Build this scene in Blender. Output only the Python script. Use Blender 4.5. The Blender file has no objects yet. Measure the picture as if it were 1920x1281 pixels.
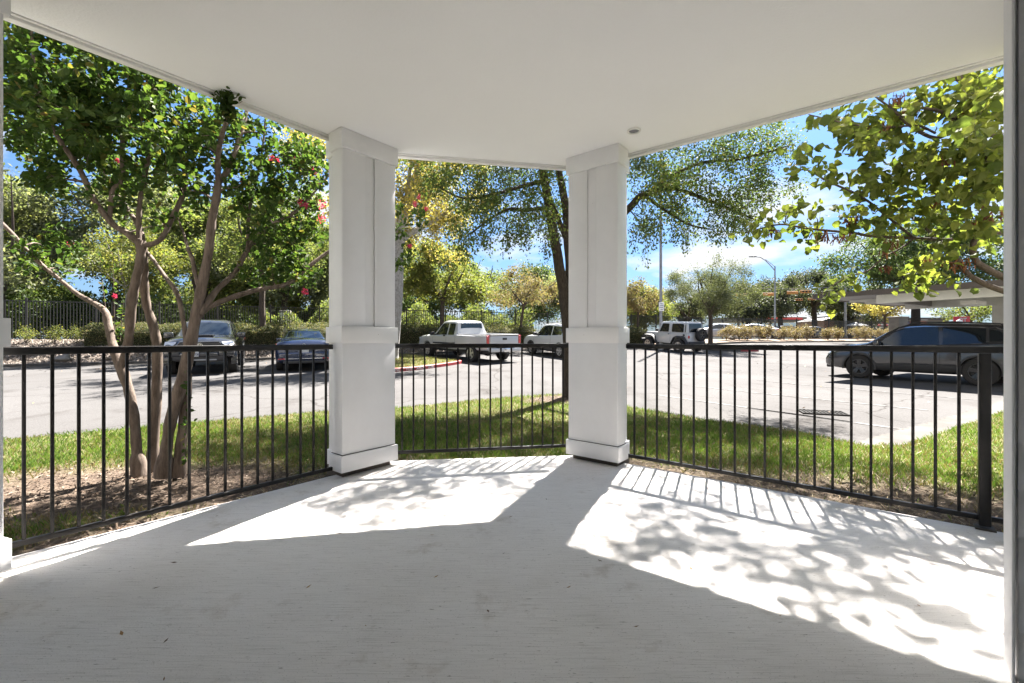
import bpy, bmesh, math, random
import numpy as np
from mathutils import Vector, Matrix
R = math.radians
random.seed(7)
rng = np.random.default_rng(11)
scn = bpy.context.scene
col = scn.collection
# ------------------------------------------------------------ camera
cam_d = bpy.data.cameras.new("camera"); cam = bpy.data.objects.new("camera", cam_d); col.objects.link(cam)
cam.location = (0, 0, 1.10); cam.rotation_euler = (R(90), 0, 0)
cam_d.sensor_width = 36; cam_d.lens = 15.4875; cam_d.shift_y = -3.5/1920
cam_d.clip_start = 0.05; cam_d.clip_end = 3000
scn.camera = cam
# ------------------------------------------------------------ world, sun, exposure
SUN_AZ, SUN_EL = 25.0, 56.0
scn.view_settings.view_transform = 'Standard'; scn.view_settings.look = 'None'
scn.view_settings.gamma = 1; scn.view_settings.exposure = 3.82
W = bpy.data.worlds.new("World"); scn.world = W; W.use_nodes = True
nt = W.node_tree; nt.nodes.clear()
def N(t, **k):
    n = nt.nodes.new(t)
    for a, b in k.items(): setattr(n, a, b)
    return n
L = lambda a, b: nt.links.new(a, b)
out = N('ShaderNodeOutputWorld'); bg = N('ShaderNodeBackground'); bg.inputs['Strength'].default_value = 0.10
sky = N('ShaderNodeTexSky', sky_type='NISHITA'); sky.sun_disc = False
sky.sun_elevation = R(SUN_EL); sky.sun_rotation = R(SUN_AZ); sky.air_density = 1.0; sky.dust_density = 0.6; sky.ozone_density = 2.0
tc = N('ShaderNodeTexCoord'); sep = N('ShaderNodeSeparateXYZ'); L(tc.outputs['Generated'], sep.inputs[0])
zz = N('ShaderNodeMath', operation='MAXIMUM'); L(sep.outputs['Z'], zz.inputs[0]); zz.inputs[1].default_value = 0.0
za = N('ShaderNodeMath', operation='ADD'); L(zz.outputs[0], za.inputs[0]); za.inputs[1].default_value = 0.16
dx = N('ShaderNodeMath', operation='DIVIDE'); L(sep.outputs['X'], dx.inputs[0]); L(za.outputs[0], dx.inputs[1])
dy = N('ShaderNodeMath', operation='DIVIDE'); L(sep.outputs['Y'], dy.inputs[0]); L(za.outputs[0], dy.inputs[1])
cb = N('ShaderNodeCombineXYZ'); L(dx.outputs[0], cb.inputs[0]); L(dy.outputs[0], cb.inputs[1])
no = N('ShaderNodeTexNoise'); L(cb.outputs[0], no.inputs['Vector'])
no.inputs['Scale'].default_value = 1.15; no.inputs['Detail'].default_value = 8; no.inputs['Roughness'].default_value = 0.56; no.inputs['Distortion'].default_value = 0.25
rp = N('ShaderNodeValToRGB'); L(no.outputs['Fac'], rp.inputs[0])
rp.color_ramp.elements[0].position = 0.49; rp.color_ramp.elements[0].color = (0, 0, 0, 1)
rp.color_ramp.elements[1].position = 0.62; rp.color_ramp.elements[1].color = (1, 1, 1, 1)
mx = N('ShaderNodeMix', data_type='RGBA'); L(rp.outputs[0], mx.inputs[0])
tint = N('ShaderNodeMix', data_type='RGBA', blend_type='MULTIPLY'); tint.inputs[0].default_value = 1.0
L(sky.outputs[0], tint.inputs[6]); tr_ = N('ShaderNodeValToRGB'); L(sep.outputs['Z'], tr_.inputs[0]); tr_.color_ramp.elements[0].color = (0.054, 0.072, 0.104, 1); tr_.color_ramp.elements[1].color = (0.112, 0.144, 0.173, 1); tr_.color_ramp.elements[1].position = 0.45; L(tr_.outputs[0], tint.inputs[7])
L(tint.outputs[2], mx.inputs[6]); mx.inputs[7].default_value = (0.78, 0.80, 0.82, 1)
L(mx.outputs[2], bg.inputs['Color']); L(bg.outputs[0], out.inputs[0])
sun_d = bpy.data.lights.new("sun", 'SUN'); sun_o = bpy.data.objects.new("sun", sun_d); col.objects.link(sun_o)
sun_d.energy = 3.0; sun_d.angle = R(0.7); sun_d.color = (1.0, 0.95, 0.89)
sdir = Vector((math.sin(R(SUN_AZ))*math.cos(R(SUN_EL)), math.cos(R(SUN_AZ))*math.cos(R(SUN_EL)), math.sin(R(SUN_EL))))
sun_o.rotation_euler = sdir.to_track_quat('Z', 'Y').to_euler(); sun_o.location = sdir*60
# ------------------------------------------------------------ helpers
def tag(o, label=None, cat=None, group=None, kind=None):
    if label: o['label'] = label
    if cat: o['category'] = cat
    if group: o['group'] = group
    if kind: o['kind'] = kind
    return o
def link(name, me, mat=None, parent=None):
    o = bpy.data.objects.new(name, me); col.objects.link(o)
    if mat is not None:
        for m in (mat if isinstance(mat, (list, tuple)) else [mat]): me.materials.append(m)
    if parent is not None: o.parent = parent
    return o
def empty(name, loc=(0, 0, 0), rz=0, label=None, cat=None, group=None):
    o = bpy.data.objects.new(name, None); col.objects.link(o); o.location = loc; o.rotation_euler = (0, 0, rz)
    o.empty_display_size = 0.2
    return tag(o, label, cat, group)
def copy_tree(o, parent=None):
    c = o.copy(); col.objects.link(c); c.parent = parent
    for ch in list(o.children): copy_tree(ch, c)
    return c
class MB:
    def __init__(s): s.v = []; s.f = []; s.m = []; s.mi = 0
    def add(s, vs, fs):
        b = len(s.v); s.v += [tuple(v) for v in vs]; s.f += [tuple(b+i for i in f) for f in fs]; s.m += [s.mi]*len(fs); return s
    def box(s, c, size, rz=0, M=None):
        hx, hy, hz = size[0]/2, size[1]/2, size[2]/2
        ca, sa = math.cos(rz), math.sin(rz); vs = []
        for z in (-hz, hz):
            for x, y in ((-hx, -hy), (hx, -hy), (hx, hy), (-hx, hy)):
                p = Vector((x*ca-y*sa, x*sa+y*ca, z))
                if M is not None: p = M @ Vector((x, y, z))
                vs.append((c[0]+p[0], c[1]+p[1], c[2]+p[2]))
        return s.add(vs, [(3, 2, 1, 0), (4, 5, 6, 7), (0, 1, 5, 4), (1, 2, 6, 5), (2, 3, 7, 6), (3, 0, 4, 7)])
    def prism(s, poly, z0, z1):          # poly in xy
        n = len(poly); vs = [(x, y, z0) for x, y in poly]+[(x, y, z1) for x, y in poly]
        return s.add(vs, [tuple(range(n-1, -1, -1)), tuple(range(n, 2*n))]+[(i, (i+1) % n, n+(i+1) % n, n+i) for i in range(n)])
    def extr(s, poly, y0, y1):           # poly in xz extruded along y
        n = len(poly); vs = [(x, y0, z) for x, z in poly]+[(x, y1, z) for x, z in poly]
        return s.add(vs, [tuple(range(n)), tuple(range(2*n-1, n-1, -1))]+[(i, n+i, n+(i+1) % n, (i+1) % n) for i in range(n)])
    def tube(s, pts, rad, n=8, caps=True):
        pts = [Vector(p) for p in pts]
        if not isinstance(rad, (list, tuple)): rad = [rad]*len(pts)
        vs = []; fs = []; up = None
        for i, p in enumerate(pts):
            t = (pts[min(i+1, len(pts)-1)]-pts[max(i-1, 0)]).normalized()
            if up is None: up = t.orthogonal().normalized()
            up = (up-t*up.dot(t)).normalized() if (up-t*up.dot(t)).length > 1e-6 else t.orthogonal().normalized()
            sd = t.cross(up)
            for k in range(n):
                a = 2*math.pi*k/n; vs.append(p+(up*math.cos(a)+sd*math.sin(a))*rad[i])
        for i in range(len(pts)-1):
            for k in range(n): fs.append((i*n+k, i*n+(k+1) % n, (i+1)*n+(k+1) % n, (i+1)*n+k))
        if caps: fs.append(tuple(range(n-1, -1, -1))); fs.append(tuple((len(pts)-1)*n+k for k in range(n)))
        return s.add(vs, fs)
    def lathe(s, prof, n=28, axis='y', c=(0, 0, 0)):   # prof: (r, h); closed ring profile
        vs = []; fs = []; m = len(prof)
        for k in range(n):
            a = 2*math.pi*k/n
            for r, h in prof:
                if axis == 'y': vs.append((c[0]+r*math.cos(a), c[1]+h, c[2]+r*math.sin(a)))
                elif axis == 'x': vs.append((c[0]+h, c[1]+r*math.cos(a), c[2]+r*math.sin(a)))
                else: vs.append((c[0]+r*math.cos(a), c[1]+r*math.sin(a), c[2]+h))
        for k in range(n):
            k2 = (k+1) % n
            for j in range(m-1): fs.append((k*m+j, k*m+j+1, k2*m+j+1, k2*m+j))
        return s.add(vs, fs)
    def build(s, name, mat, parent=None, smooth=False, bevel=0, seg=2, sharp=35):
        me = bpy.data.meshes.new(name); me.from_pydata(s.v, [], s.f)
        for p, m in zip(me.polygons, s.m): p.material_index = m
        bm = bmesh.new(); bm.from_mesh(me); bmesh.ops.recalc_face_normals(bm, faces=bm.faces)
        if bevel: bmesh.ops.bevel(bm, geom=[e for e in bm.edges if e.is_manifold and e.calc_face_angle(0) > R(25)], offset=bevel, segments=seg, affect='EDGES', profile=0.5)
        if smooth or bevel:
            for f in bm.faces: f.smooth = True
            for e in bm.edges:
                if e.is_manifold and e.calc_face_angle(0) > R(sharp if not bevel else 60): e.smooth = False
        bm.to_mesh(me); bm.free(); me.update()
        return link(name, me, mat, parent)
def np_mesh(name, V, F, mats, parent=None, mi=None, smooth=False):
    """V (n,3); F (m,k) all the same corner count"""
    me = bpy.data.meshes.new(name); V = np.ascontiguousarray(V, dtype=np.float32); F = np.ascontiguousarray(F, dtype=np.int32)
    m, k = F.shape
    me.vertices.add(len(V)); me.vertices.foreach_set('co', V.ravel())
    me.loops.add(m*k); me.loops.foreach_set('vertex_index', F.ravel())
    me.polygons.add(m); me.polygons.foreach_set('loop_start', np.arange(0, m*k, k, dtype=np.int32))
    if mi is not None: me.polygons.foreach_set('material_index', np.ascontiguousarray(mi, dtype=np.int32))
    me.polygons.foreach_set('use_smooth', np.full(m, smooth, dtype=bool))
    me.update(calc_edges=True); me.validate()
    return link(name, me, mats, parent)
def text_obj(name, s, size, mat, parent, M, extrude=0.001, bold=0.0, align='CENTER'):
    cu = bpy.data.curves.new(name, 'FONT'); cu.body = s; cu.size = size; cu.align_x = align; cu.align_y = 'CENTER'; cu.extrude = extrude; cu.offset = bold
    t = bpy.data.objects.new(name, cu); col.objects.link(t)
    dg = bpy.context.evaluated_depsgraph_get(); me = bpy.data.meshes.new_from_object(t.evaluated_get(dg))
    bpy.data.objects.remove(t); me.name = name
    o = link(name, me, mat, parent); o.matrix_local = M; return o
# ------------------------------------------------------------ materials
def mat(name, base=(0.5, 0.5, 0.5), rough=0.6, metal=0.0, spec=0.5, coat=0.0):
    m = bpy.data.materials.new(name); m.use_nodes = True; p = m.node_tree.nodes['Principled BSDF']
    p.inputs['Base Color'].default_value = (*base, 1); p.inputs['Roughness'].default_value = rough; p.inputs['Metallic'].default_value = metal
    p.inputs['Specular IOR Level'].default_value = spec; p.inputs['Coat Weight'].default_value = coat; p.inputs['Coat Roughness'].default_value = 0.03
    return m
def nodes(m):
    t = m.node_tree; return t, t.nodes, (lambda a, b: t.links.new(a, b)), t.nodes['Principled BSDF']
def coords(m, scale=(1, 1, 1), kind='Object'):
    t, n, l, p = nodes(m); c = n.new('ShaderNodeTexCoord'); mp = n.new('ShaderNodeMapping'); mp.inputs['Scale'].default_value = scale
    l(c.outputs[kind], mp.inputs[0]); return mp.outputs[0]
def noise(m, vec, scale, detail=4, rough=0.55):
    t, n, l, p = nodes(m); q = n.new('ShaderNodeTexNoise'); l(vec, q.inputs['Vector']); q.inputs['Scale'].default_value = scale
    q.inputs['Detail'].default_value = detail; q.inputs['Roughness'].default_value = rough; return q.outputs['Fac']
def ramp(m, fac, stops):
    t, n, l, p = nodes(m); r = n.new('ShaderNodeValToRGB'); l(fac, r.inputs[0]); e = r.color_ramp.elements
    while len(e) < len(stops): e.new(0.5)
    for q, (pos, c) in zip(e, stops): q.position = pos; q.color = (*c, 1) if len(c) == 3 else c
    return r.outputs[0]
def mixc(m, fac, a, b, mode='MIX'):
    t, n, l, p = nodes(m); x = n.new('ShaderNodeMix'); x.data_type = 'RGBA'; x.blend_type = mode
    if isinstance(fac, float): x.inputs[0].default_value = fac
    else: l(fac, x.inputs[0])
    for i, v in ((6, a), (7, b)):
        if isinstance(v, tuple): x.inputs[i].default_value = (*v, 1)
        else: l(v, x.inputs[i])
    return x.outputs[2]
def bump(m, h, strength=0.3, dist=0.01, prev=None):
    t, n, l, p = nodes(m); b = n.new('ShaderNodeBump'); b.inputs['Strength'].default_value = strength; b.inputs['Distance'].default_value = dist
    l(h, b.inputs['Height'])
    if prev is not None: l(prev, b.inputs['Normal'])
    l(b.outputs[0], p.inputs['Normal']); return b.outputs[0]
def setc(m, c): t, n, l, p = nodes(m); l(c, p.inputs['Base Color'])
def paint(name, c, dirt=0.12, rough=0.55, bs=0.15, sc=60):
    m = mat(name, c, rough); v = coords(m); a = noise(m, v, 2.2, 6, 0.65)
    d = tuple(x*(1-dirt) for x in c); cc = ramp(m, a, [(0.35, d), (0.62, c)])
    sp = noise(m, v, 38, 2, 0.5); k = ramp(m, sp, [(0.215, (0.5, 0.46, 0.42)), (0.232, (1, 1, 1))])
    setc(m, mixc(m, 1.0, cc, k, 'MULTIPLY')); bump(m, noise(m, v, sc, 3), bs, 0.004); return m
M_white = paint('column_paint', (0.785, 0.782, 0.785), 0.06)
M_trim = paint('trim_paint', (0.78, 0.77, 0.755), 0.05)
M_ceil = mat('ceiling_paint', (0.80, 0.79, 0.775), 0.7); v = coords(M_ceil)
a_ = noise(M_ceil, v, 0.8, 4); setc(M_ceil, ramp(M_ceil, a_, [(0.3, (0.89, 0.888, 0.905)), (0.7, (0.92, 0.918, 0.935))]))
bump(M_ceil, noise(M_ceil, v, 70, 3), 0.4, 0.006)
M_concrete = mat('porch_concrete', (0.5, 0.5, 0.48), 0.8)
v = coords(M_concrete); v2 = coords(M_concrete, (5, 190, 1)); v3 = coords(M_concrete, (14, 60, 1))
a_ = ramp(M_concrete, noise(M_concrete, v, 1.1, 7, 0.62), [(0.28, (0.69, 0.65, 0.615)), (0.5, (0.77, 0.735, 0.705)), (0.75, (0.80, 0.77, 0.745))])
s_ = ramp(M_concrete, noise(M_concrete, v2, 1.0, 3, 0.7), [(0.28, (0.74, 0.725, 0.705)), (0.48, (1, 1, 1)), (0.7, (1.04, 1.04, 1.04))])
p_ = ramp(M_concrete, noise(M_concrete, v3, 1.6, 4, 0.7), [(0.31, (0.42, 0.39, 0.36)), (0.375, (1, 1, 1))])
st = ramp(M_concrete, noise(M_concrete, v, 3.1, 5, 0.7), [(0.26, (0.72, 0.68, 0.63)), (0.42, (1, 1, 1))])
pr = ramp(M_concrete, noise(M_concrete, coords(M_concrete, (150, 230, 1)), 1.0, 2, 0.6), [(0.30, (0.45, 0.42, 0.39)), (0.36, (1, 1, 1))]); st = mixc(M_concrete, 1.0, st, pr, 'MULTIPLY')
setc(M_concrete, mixc(M_concrete, 1.0, mixc(M_concrete, 1.0, mixc(M_concrete, 1.0, a_, s_, 'MULTIPLY'), p_, 'MULTIPLY'), st, 'MULTIPLY'))
b_ = bump(M_concrete, noise(M_concrete, v2, 1.0, 3, 0.7), 0.35, 0.004); bump(M_concrete, noise(M_concrete, v, 140, 2), 0.25, 0.003, b_)
M_plinth = paint('stained_plinth', (0.09, 0.075, 0.06), 0.5, 0.9)
M_black = mat('black_railing_paint', (0.018, 0.017, 0.017), 0.38, spec=.3); v = coords(M_black); bump(M_black, noise(M_black, v, 50, 2), 0.12, 0.002)
setc(M_black, ramp(M_black, noise(M_black, v, 7, 5, 0.7), [(0.35, (0.006, 0.0055, 0.0055)), (0.7, (0.016, 0.014, 0.013))]))
M_fence = mat('black_fence_paint', (0.007, 0.007, 0.0075), 0.5)
M_asph = mat('lot_asphalt', (0.25, 0.24, 0.24), 1.0, spec=0.08); v = coords(M_asph)
a_ = ramp(M_asph, noise(M_asph, v, 0.22, 6, 0.6), [(0.3, (0.064, 0.0615, 0.060)), (0.5,(0.077, 0.0742, 0.0727)), (0.7, (0.090, 0.087, 0.0855))])
g_ = ramp(M_asph, noise(M_asph, v, 45, 3, 0.8), [(0.3, (0.70, 0.70, 0.70)), (0.55, (1, 1, 1)), (0.75, (1.25, 1.25, 1.25))])
v5 = coords(M_asph, (1, 0.35, 1)); s_ = ramp(M_asph, noise(M_asph, v5, 0.9, 8, 0.7), [(0.32, (0.72, 0.70, 0.68)), (0.46, (1, 1, 1))])
t, n, l, p = nodes(M_asph); vo = n.new('ShaderNodeTexVoronoi'); vo.feature = 'DISTANCE_TO_EDGE'; vo.inputs['Scale'].default_value = 0.17
wv = n.new('ShaderNodeVectorMath'); wv.operation = 'ADD'; nn = n.new('ShaderNodeTexNoise'); nn.inputs['Scale'].default_value = 0.8; nn.inputs['Detail'].default_value = 6
l(v, nn.inputs['Vector']); l(v, wv.inputs[0]); l(nn.outputs['Color'], wv.inputs[1]); l(wv.outputs[0], vo.inputs['Vector'])
oil = ramp(M_asph, noise(M_asph, v, 0.55, 3, 0.5), [(0.27, (0.62, 0.60, 0.58)), (0.37, (1, 1, 1))]); c_ = ramp(M_asph, vo.outputs['Distance'], [(0.0, (0.50, 0.48, 0.46)), (0.0045, (1, 1, 1))])
setc(M_asph, mixc(M_asph, 1.0, mixc(M_asph, 1.0, mixc(M_asph, 1.0, a_, g_, 'MULTIPLY'), s_, 'MULTIPLY'), mixc(M_asph, 1.0, c_, oil, 'MULTIPLY'), 'MULTIPLY'))
bump(M_asph, noise(M_asph, v, 60, 3), 0.5, 0.01)
M_kerb = paint('kerb_concrete', (0.09, 0.084, 0.077), 0.3, 0.85, 0.4, 40)
M_red = paint('red_kerb_paint', (0.26, 0.02, 0.024), 0.35, 0.6)
M_kerb.node_tree.nodes['Principled BSDF'].inputs['Specular IOR Level'].default_value = .1
M_line = mat('line_paint', (0.14, 0.138, 0.135), 1.0, spec=.1); v = coords(M_line); setc(M_line, ramp(M_line, noise(M_line, v, 6, 8, 0.75), [(0.42, (0.075, 0.072, 0.07)), (0.56, (0.135, 0.132, 0.13))]))
def ground_mat(name, a, b, c, sc=3.0):
    m = mat(name, a, 0.95, spec=0.2); v = coords(m); x = ramp(m, noise(m, v, sc, 8, 0.7), [(0.25, a), (0.5, b), (0.75, c)])
    y = ramp(m, noise(m, v, 60, 3, 0.8), [(0.3, (0.6, 0.6, 0.6)), (0.7, (1.3, 1.3, 1.3))]); setc(m, mixc(m, 1.0, x, y, 'MULTIPLY'))
    bump(m, noise(m, v, 30, 5, 0.7), 0.8, 0.03); return m
M_soil = ground_mat('soil', (0.10, 0.07, 0.048), (0.17, 0.125, 0.09), (0.25, 0.20, 0.15))
M_turf = ground_mat('turf_soil', (0.055, 0.06, 0.02), (0.085, 0.085, 0.03), (0.16, 0.14, 0.07))
M_far = ground_mat('far_ground', (0.09, 0.085, 0.05), (0.12, 0.11, 0.065), (0.16, 0.145, 0.095), 0.3)
M_chip = []
for i, c in enumerate([(0.075, 0.05, 0.033), (0.115, 0.085, 0.061), (0.042, 0.028, 0.02), (0.165, 0.13, 0.10)]):
    m = mat('bark_chip_%s' % 'abcd'[i], c, 0.9, spec=0.2); M_chip.append(m)
def island(m, stops):
    t, n, l, p = nodes(m); g = n.new('ShaderNodeNewGeometry'); return ramp(m, g.outputs['Random Per Island'], stops)
LK = dict(crape_leaf=1.25, elm_leaf=1.15, redbud_leaf=1.1, silver_leaf=1.6, green_leaf=1.45, lime_leaf=1.25, dark_leaf=1.3, grass_blade=1.12, dry_blade=.9, wisp_leaf=1.0, petal=1.0, pink_petal=1.1, brown_pod=.8, hedge_leaf=1.35, bronze_leaf=1.35, yellow_leaf=1.5)
def leafmat(name, stops, trans=0.5, rough=0.45, tb=1.5, spec=0.4):
    m = bpy.data.materials.new(name); m.use_nodes = True; t, n, l, p = nodes(m)
    c = island(m, [(q, tuple(min(.6, x*LK.get(name, 1.1)) for x in cc)) for q, cc in stops]); l(c, p.inputs['Base Color']); p.inputs['Roughness'].default_value = max(rough, .6); p.inputs['Specular IOR Level'].default_value = spec*.4
    tr = n.new('ShaderNodeBsdfTranslucent'); tc_ = mixc(m, 1.0, c, (1.12*tb, 1.18*tb, 0.55*tb), 'MULTIPLY'); l(tc_, tr.inputs['Color'])
    mix = n.new('ShaderNodeMixShader'); mix.inputs[0].default_value = trans; l(p.outputs[0], mix.inputs[1]); l(tr.outputs[0], mix.inputs[2])
    l(mix.outputs[0], n['Material Output'].inputs[0]); return m
def bark(name, a, b, sc=(9, 9, 2), bs=0.6, dist=0.02):
    m = mat(name, a, 0.85, spec=0.25); v = coords(m, sc); x = noise(m, v, 3, 7, 0.7); setc(m, ramp(m, x, [(0.33, a), (0.6, b)])); bump(m, x, bs, dist); return m
# ------------------------------------------------------------ the lie of the land
_q = [-60, -15, -9, -3, 5, 10.7, 20, 29, 40, 90]; _a = [.14, .15, .17, .25, .44, .55, .68, .96, 1.0, 1.0]
def qs(x, y): return 0.914*x+0.406*y, (29.8-(y-0.4438*x))/1.094
def hgt(x, y):
    x = np.asarray(x, float); y = np.asarray(y, float); q, s = qs(x, y)
    A = np.interp(q, _q, _a); g = np.clip((20-s)/16, 0, 1)**1.5
    lot = -0.12+A*g
    top = np.interp(q, [-40, 0, 25, 60], [0.9, 0.98, 1.05, 1.08])
    u = np.clip((4.0-s)/2.8, 0, 1); u = u*u*(3-2*u)
    bed = lot*(1-u)+top*u
    return np.where(s > 4.0, lot, bed)
def H(x, y): return float(hgt(x, y))
def xyq(q, s):   # inverse of qs
    # q=.914x+.406y ; 1.094 s = 29.8-y+.4438x -> y = 29.8+.4438x-1.094s
    x = (q-0.406*(29.8-1.094*s))/(0.914+0.406*0.4438); return x, 29.8+0.4438*x-1.094*s
def inpoly(x, y, poly):
    x = np.asarray(x); y = np.asarray(y); r = np.zeros(x.shape, bool); n = len(poly)
    for i in range(n):
        x0, y0 = poly[i]; x1, y1 = poly[(i+1) % n]
        if y0 == y1: continue
        c = ((y0 > y) != (y1 > y)) & (x < (x1-x0)*(y-y0)/(y1-y0)+x0); r ^= c
    return r
def sheet(name, test, x0, x1, y0, y1, step, zoff, m, kind='structure'):
    xs = np.arange(x0, x1+step/2, step); ys = np.arange(y0, y1+step/2, step); X, Y = np.meshgrid(xs, ys)
    V = np.stack([X.ravel(), Y.ravel(), hgt(X, Y).ravel()+zoff], 1); nx = len(xs); ny = len(ys)
    I, J = np.meshgrid(np.arange(nx-1), np.arange(ny-1)); a = (J*nx+I).ravel(); F = np.stack([a, a+1, a+nx+1, a+nx], 1)
    cx = V[F].mean(1); k = test(cx[:, 0], cx[:, 1]); F = F[k]
    used = np.unique(F); re = np.zeros(len(V), int); re[used] = np.arange(len(used))
    o = np_mesh(name, V[used], re[F], m, smooth=True); tag(o, kind=kind); return o
# ============================================================ THE SETTING
lawn = [(-12, 2.6), (-8.6, 4.3), (-6.03, 5.27), (-5.14, 5.9), (-3.1, 7.34), (-2.06, 7.6), (-0.63, 8.7), (0.5, 9.35), (1.14, 9.5), (1.6, 9.1), (2.1, 7.75), (2.9, 6.55), (3.7, 5.7), (3.95, 4.95),
        (4.43, 4.98), (8.13, 7.28), (12, 9.6), (16, 12), (16, -3), (-12, -3)]
gut = [(3.92, 5.12), (3.75, 4.8), (4.38, 4.93), (8.13, 7.28), (12, 9.6), (16.2, 12.05), (16, 13.0), (12, 10.3), (9.7, 8.72), (6.6, 6.75)]
isle1 = [(-6.9, 16.6), (-5.2, 14.9), (-4.2, 14.7), (-3.45, 15.35), (-2.85, 16.5), (-2.25, 17.8), (-2.1, 18.5), (-2.45, 18.95), (-3.6, 20.3), (-5.6, 22.7), (-9.3, 21.1)]
isle2 = [(12.2, 27.6), (13.4, 26.9), (14.8, 26.8), (15.3, 27.3), (15.0, 28.4), (13.9, 30.7), (10.9, 29.6)]
q0, s0 = qs(0, 0)
def is_bed(x, y): q, s = qs(x, y); return s < 4.0
sheet('ground', lambda x, y: np.ones(x.shape, bool), -70, 90, -4, 110, 1.0, -0.035, M_far)
big = MB(); Rr = 1500
big.add([(-Rr, -Rr, 0.93), (Rr, -Rr, 0.93), (Rr, -4.5, 0.93), (-Rr, -4.5, 0.93), (-Rr, 109.5, 0.93), (Rr, 109.5, 0.93), (Rr, Rr, 0.93), (-Rr, Rr, 0.93), (-69.5, -4.5, .93), (-69.5, 109.5, .93), (89.5, -4.5, .93), (89.5, 109.5, .93)],
        [(4, 5, 6, 7), (3, 8, 9, 4), (10, 2, 5, 11)])
tag(big.build('distant_ground', M_far), kind='structure')
lot = sheet('parking_lot', lambda x, y: (qs(x, y)[1] > 4.0) & (y > -3.5), -45, 60, -3.5, 45, 0.5, 0.0, M_asph)
# planting bed behind the kerb (rocky berm on the left, dark mulch on the right)
M_rocks = ground_mat('river_rock_ground', (0.06, 0.047, 0.037), (0.10, 0.08, 0.067), (0.15, 0.128, 0.108), 9)
sheet('planting_bed', lambda x, y: (qs(x, y)[1] < 4.06) & (qs(x, y)[1] > -1.2) & (qs(x, y)[0] < 14), -45, 40, -2, 60, 0.25, 0.09, M_rocks)
sheet('mulch_bed', lambda x, y: (qs(x, y)[1] < 4.06) & (qs(x, y)[1] > -1.0) & (qs(x, y)[0] >= 14), -5, 70, 20, 75, 0.25, 0.09, M_soil)
# road beyond the fence
M_road = ground_mat('road_asphalt', (0.12, 0.12, 0.12), (0.14, 0.14, 0.14), (0.16, 0.16, 0.16), 1)
def strip_q(name, s1, s2, z, m, qa=-60, qb=90, n=40):
    V = []; F = []
    for i in range(n+1):
        q = qa+(qb-qa)*i/n
        for s in (s1, s2):
            x, y = xyq(q, s); V.append((x, y, H(x, y)+z))
    for i in range(n): F.append((2*i, 2*i+1, 2*i+3, 2*i+2))
    return tag(MB().add(V, F).build(name, m), kind='structure')
strip_q('road', -2.0, -10.5, 0.03, M_road)
M_dry = ground_mat('dry_grass', (0.16, 0.145, 0.05), (0.22, 0.19, 0.07), (0.27, 0.24, 0.11), 1.5)
strip_q('verge', -10.6, -17, 0.06, M_dry)
# kerbs -----------------------------------------------------
def sweep(name, pts, w, h, m, zf=H, close=False, kind='structure', off=0.0, parent=None, z0=-0.06, mats=None, mfun=None):
    pts = [Vector(p) for p in pts]; n = len(pts); vs = []; fs = []; mi = []
    for i, p in enumerate(pts):
        a = pts[(i-1) % n] if (close or i) else p; b = pts[(i+1) % n] if (close or i < n-1) else p
        t = (b-a).normalized(); nr = Vector((-t.y, t.x)); g = zf(p.x, p.y)
        for d, z in ((-w/2+off, z0), (-w/2+off+0.012, h-0.02), (-w/2+off+0.035, h), (w/2+off-0.02, h), (w/2+off, h-0.02), (w/2+off, z0)):
            q = p+nr*d; vs.append((q.x, q.y, g+z))
    k = 6
    for i in range(n if close else n-1):
        j = (i+1) % n
        for c in range(k-1): fs.append((i*k+c, i*k+c+1, j*k+c+1, j*k+c)); mi.append(mfun(pts[i], pts[j]) if mfun else 0)
    b = MB(); b.add(vs, fs); b.m = mi; o = b.build(name, mats or m, parent, smooth=True)
    return tag(o, kind=kind) if kind else o
def dens(pts, step=0.4):
    o = []
    for i in range(len(pts)-1):
        a = Vector(pts[i]); b = Vector(pts[i+1]); n = max(1, int((b-a).length/step))
        for k in range(n): o.append(a.lerp(b, k/n))
    return o+[Vector(pts[-1])]
def smooth_poly(pts, it=2, close=False):
    pts = [Vector(p) for p in pts]
    for _ in range(it):
        o = []; n = len(pts)
        for i in range(n if close else n-1):
            a = pts[i]; b = pts[(i+1) % n]; o += [a.lerp(b, .25), a.lerp(b, .75)]
        pts = o if close else [pts[0]]+o+[pts[-1]]
    return pts
kp = [xyq(q, 4.05) for q in np.arange(-40, 60, 0.8)]
sweep('kerb', kp, 0.16, 0.13, M_kerb)
strip_q('gutter', 4.15, 4.6, 0.012, M_kerb)
def isl(name, poly, turf, red):
    P = smooth_poly(poly, 2, True); g = [(p.x, p.y) for p in P]
    sweep(name+'_kerb', P, 0.16, 0.13, None, close=True, mats=[M_kerb, M_red], mfun=red)
    sheet(name, lambda x, y: inpoly(x, y, g), min(p[0] for p in g)-.2, max(p[0] for p in g)+.2, min(p[1] for p in g)-.2, max(p[1] for p in g)+.2, 0.15, 0.10, turf)
    return P
M_isle = ground_mat('island_turf', (0.07, 0.065, 0.028), (0.11, 0.10, 0.04), (0.18, 0.15, 0.095), 2.5)
P1 = isl('traffic_island', isle1, M_isle, lambda a, b: 1 if (a.y < 18.75 and a.x > -6.5) else 0)
P2 = isl('traffic_island', isle2, M_isle, lambda a, b: 1 if (a.x > 13.6 and a.y < 28.0) else 0)
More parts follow.
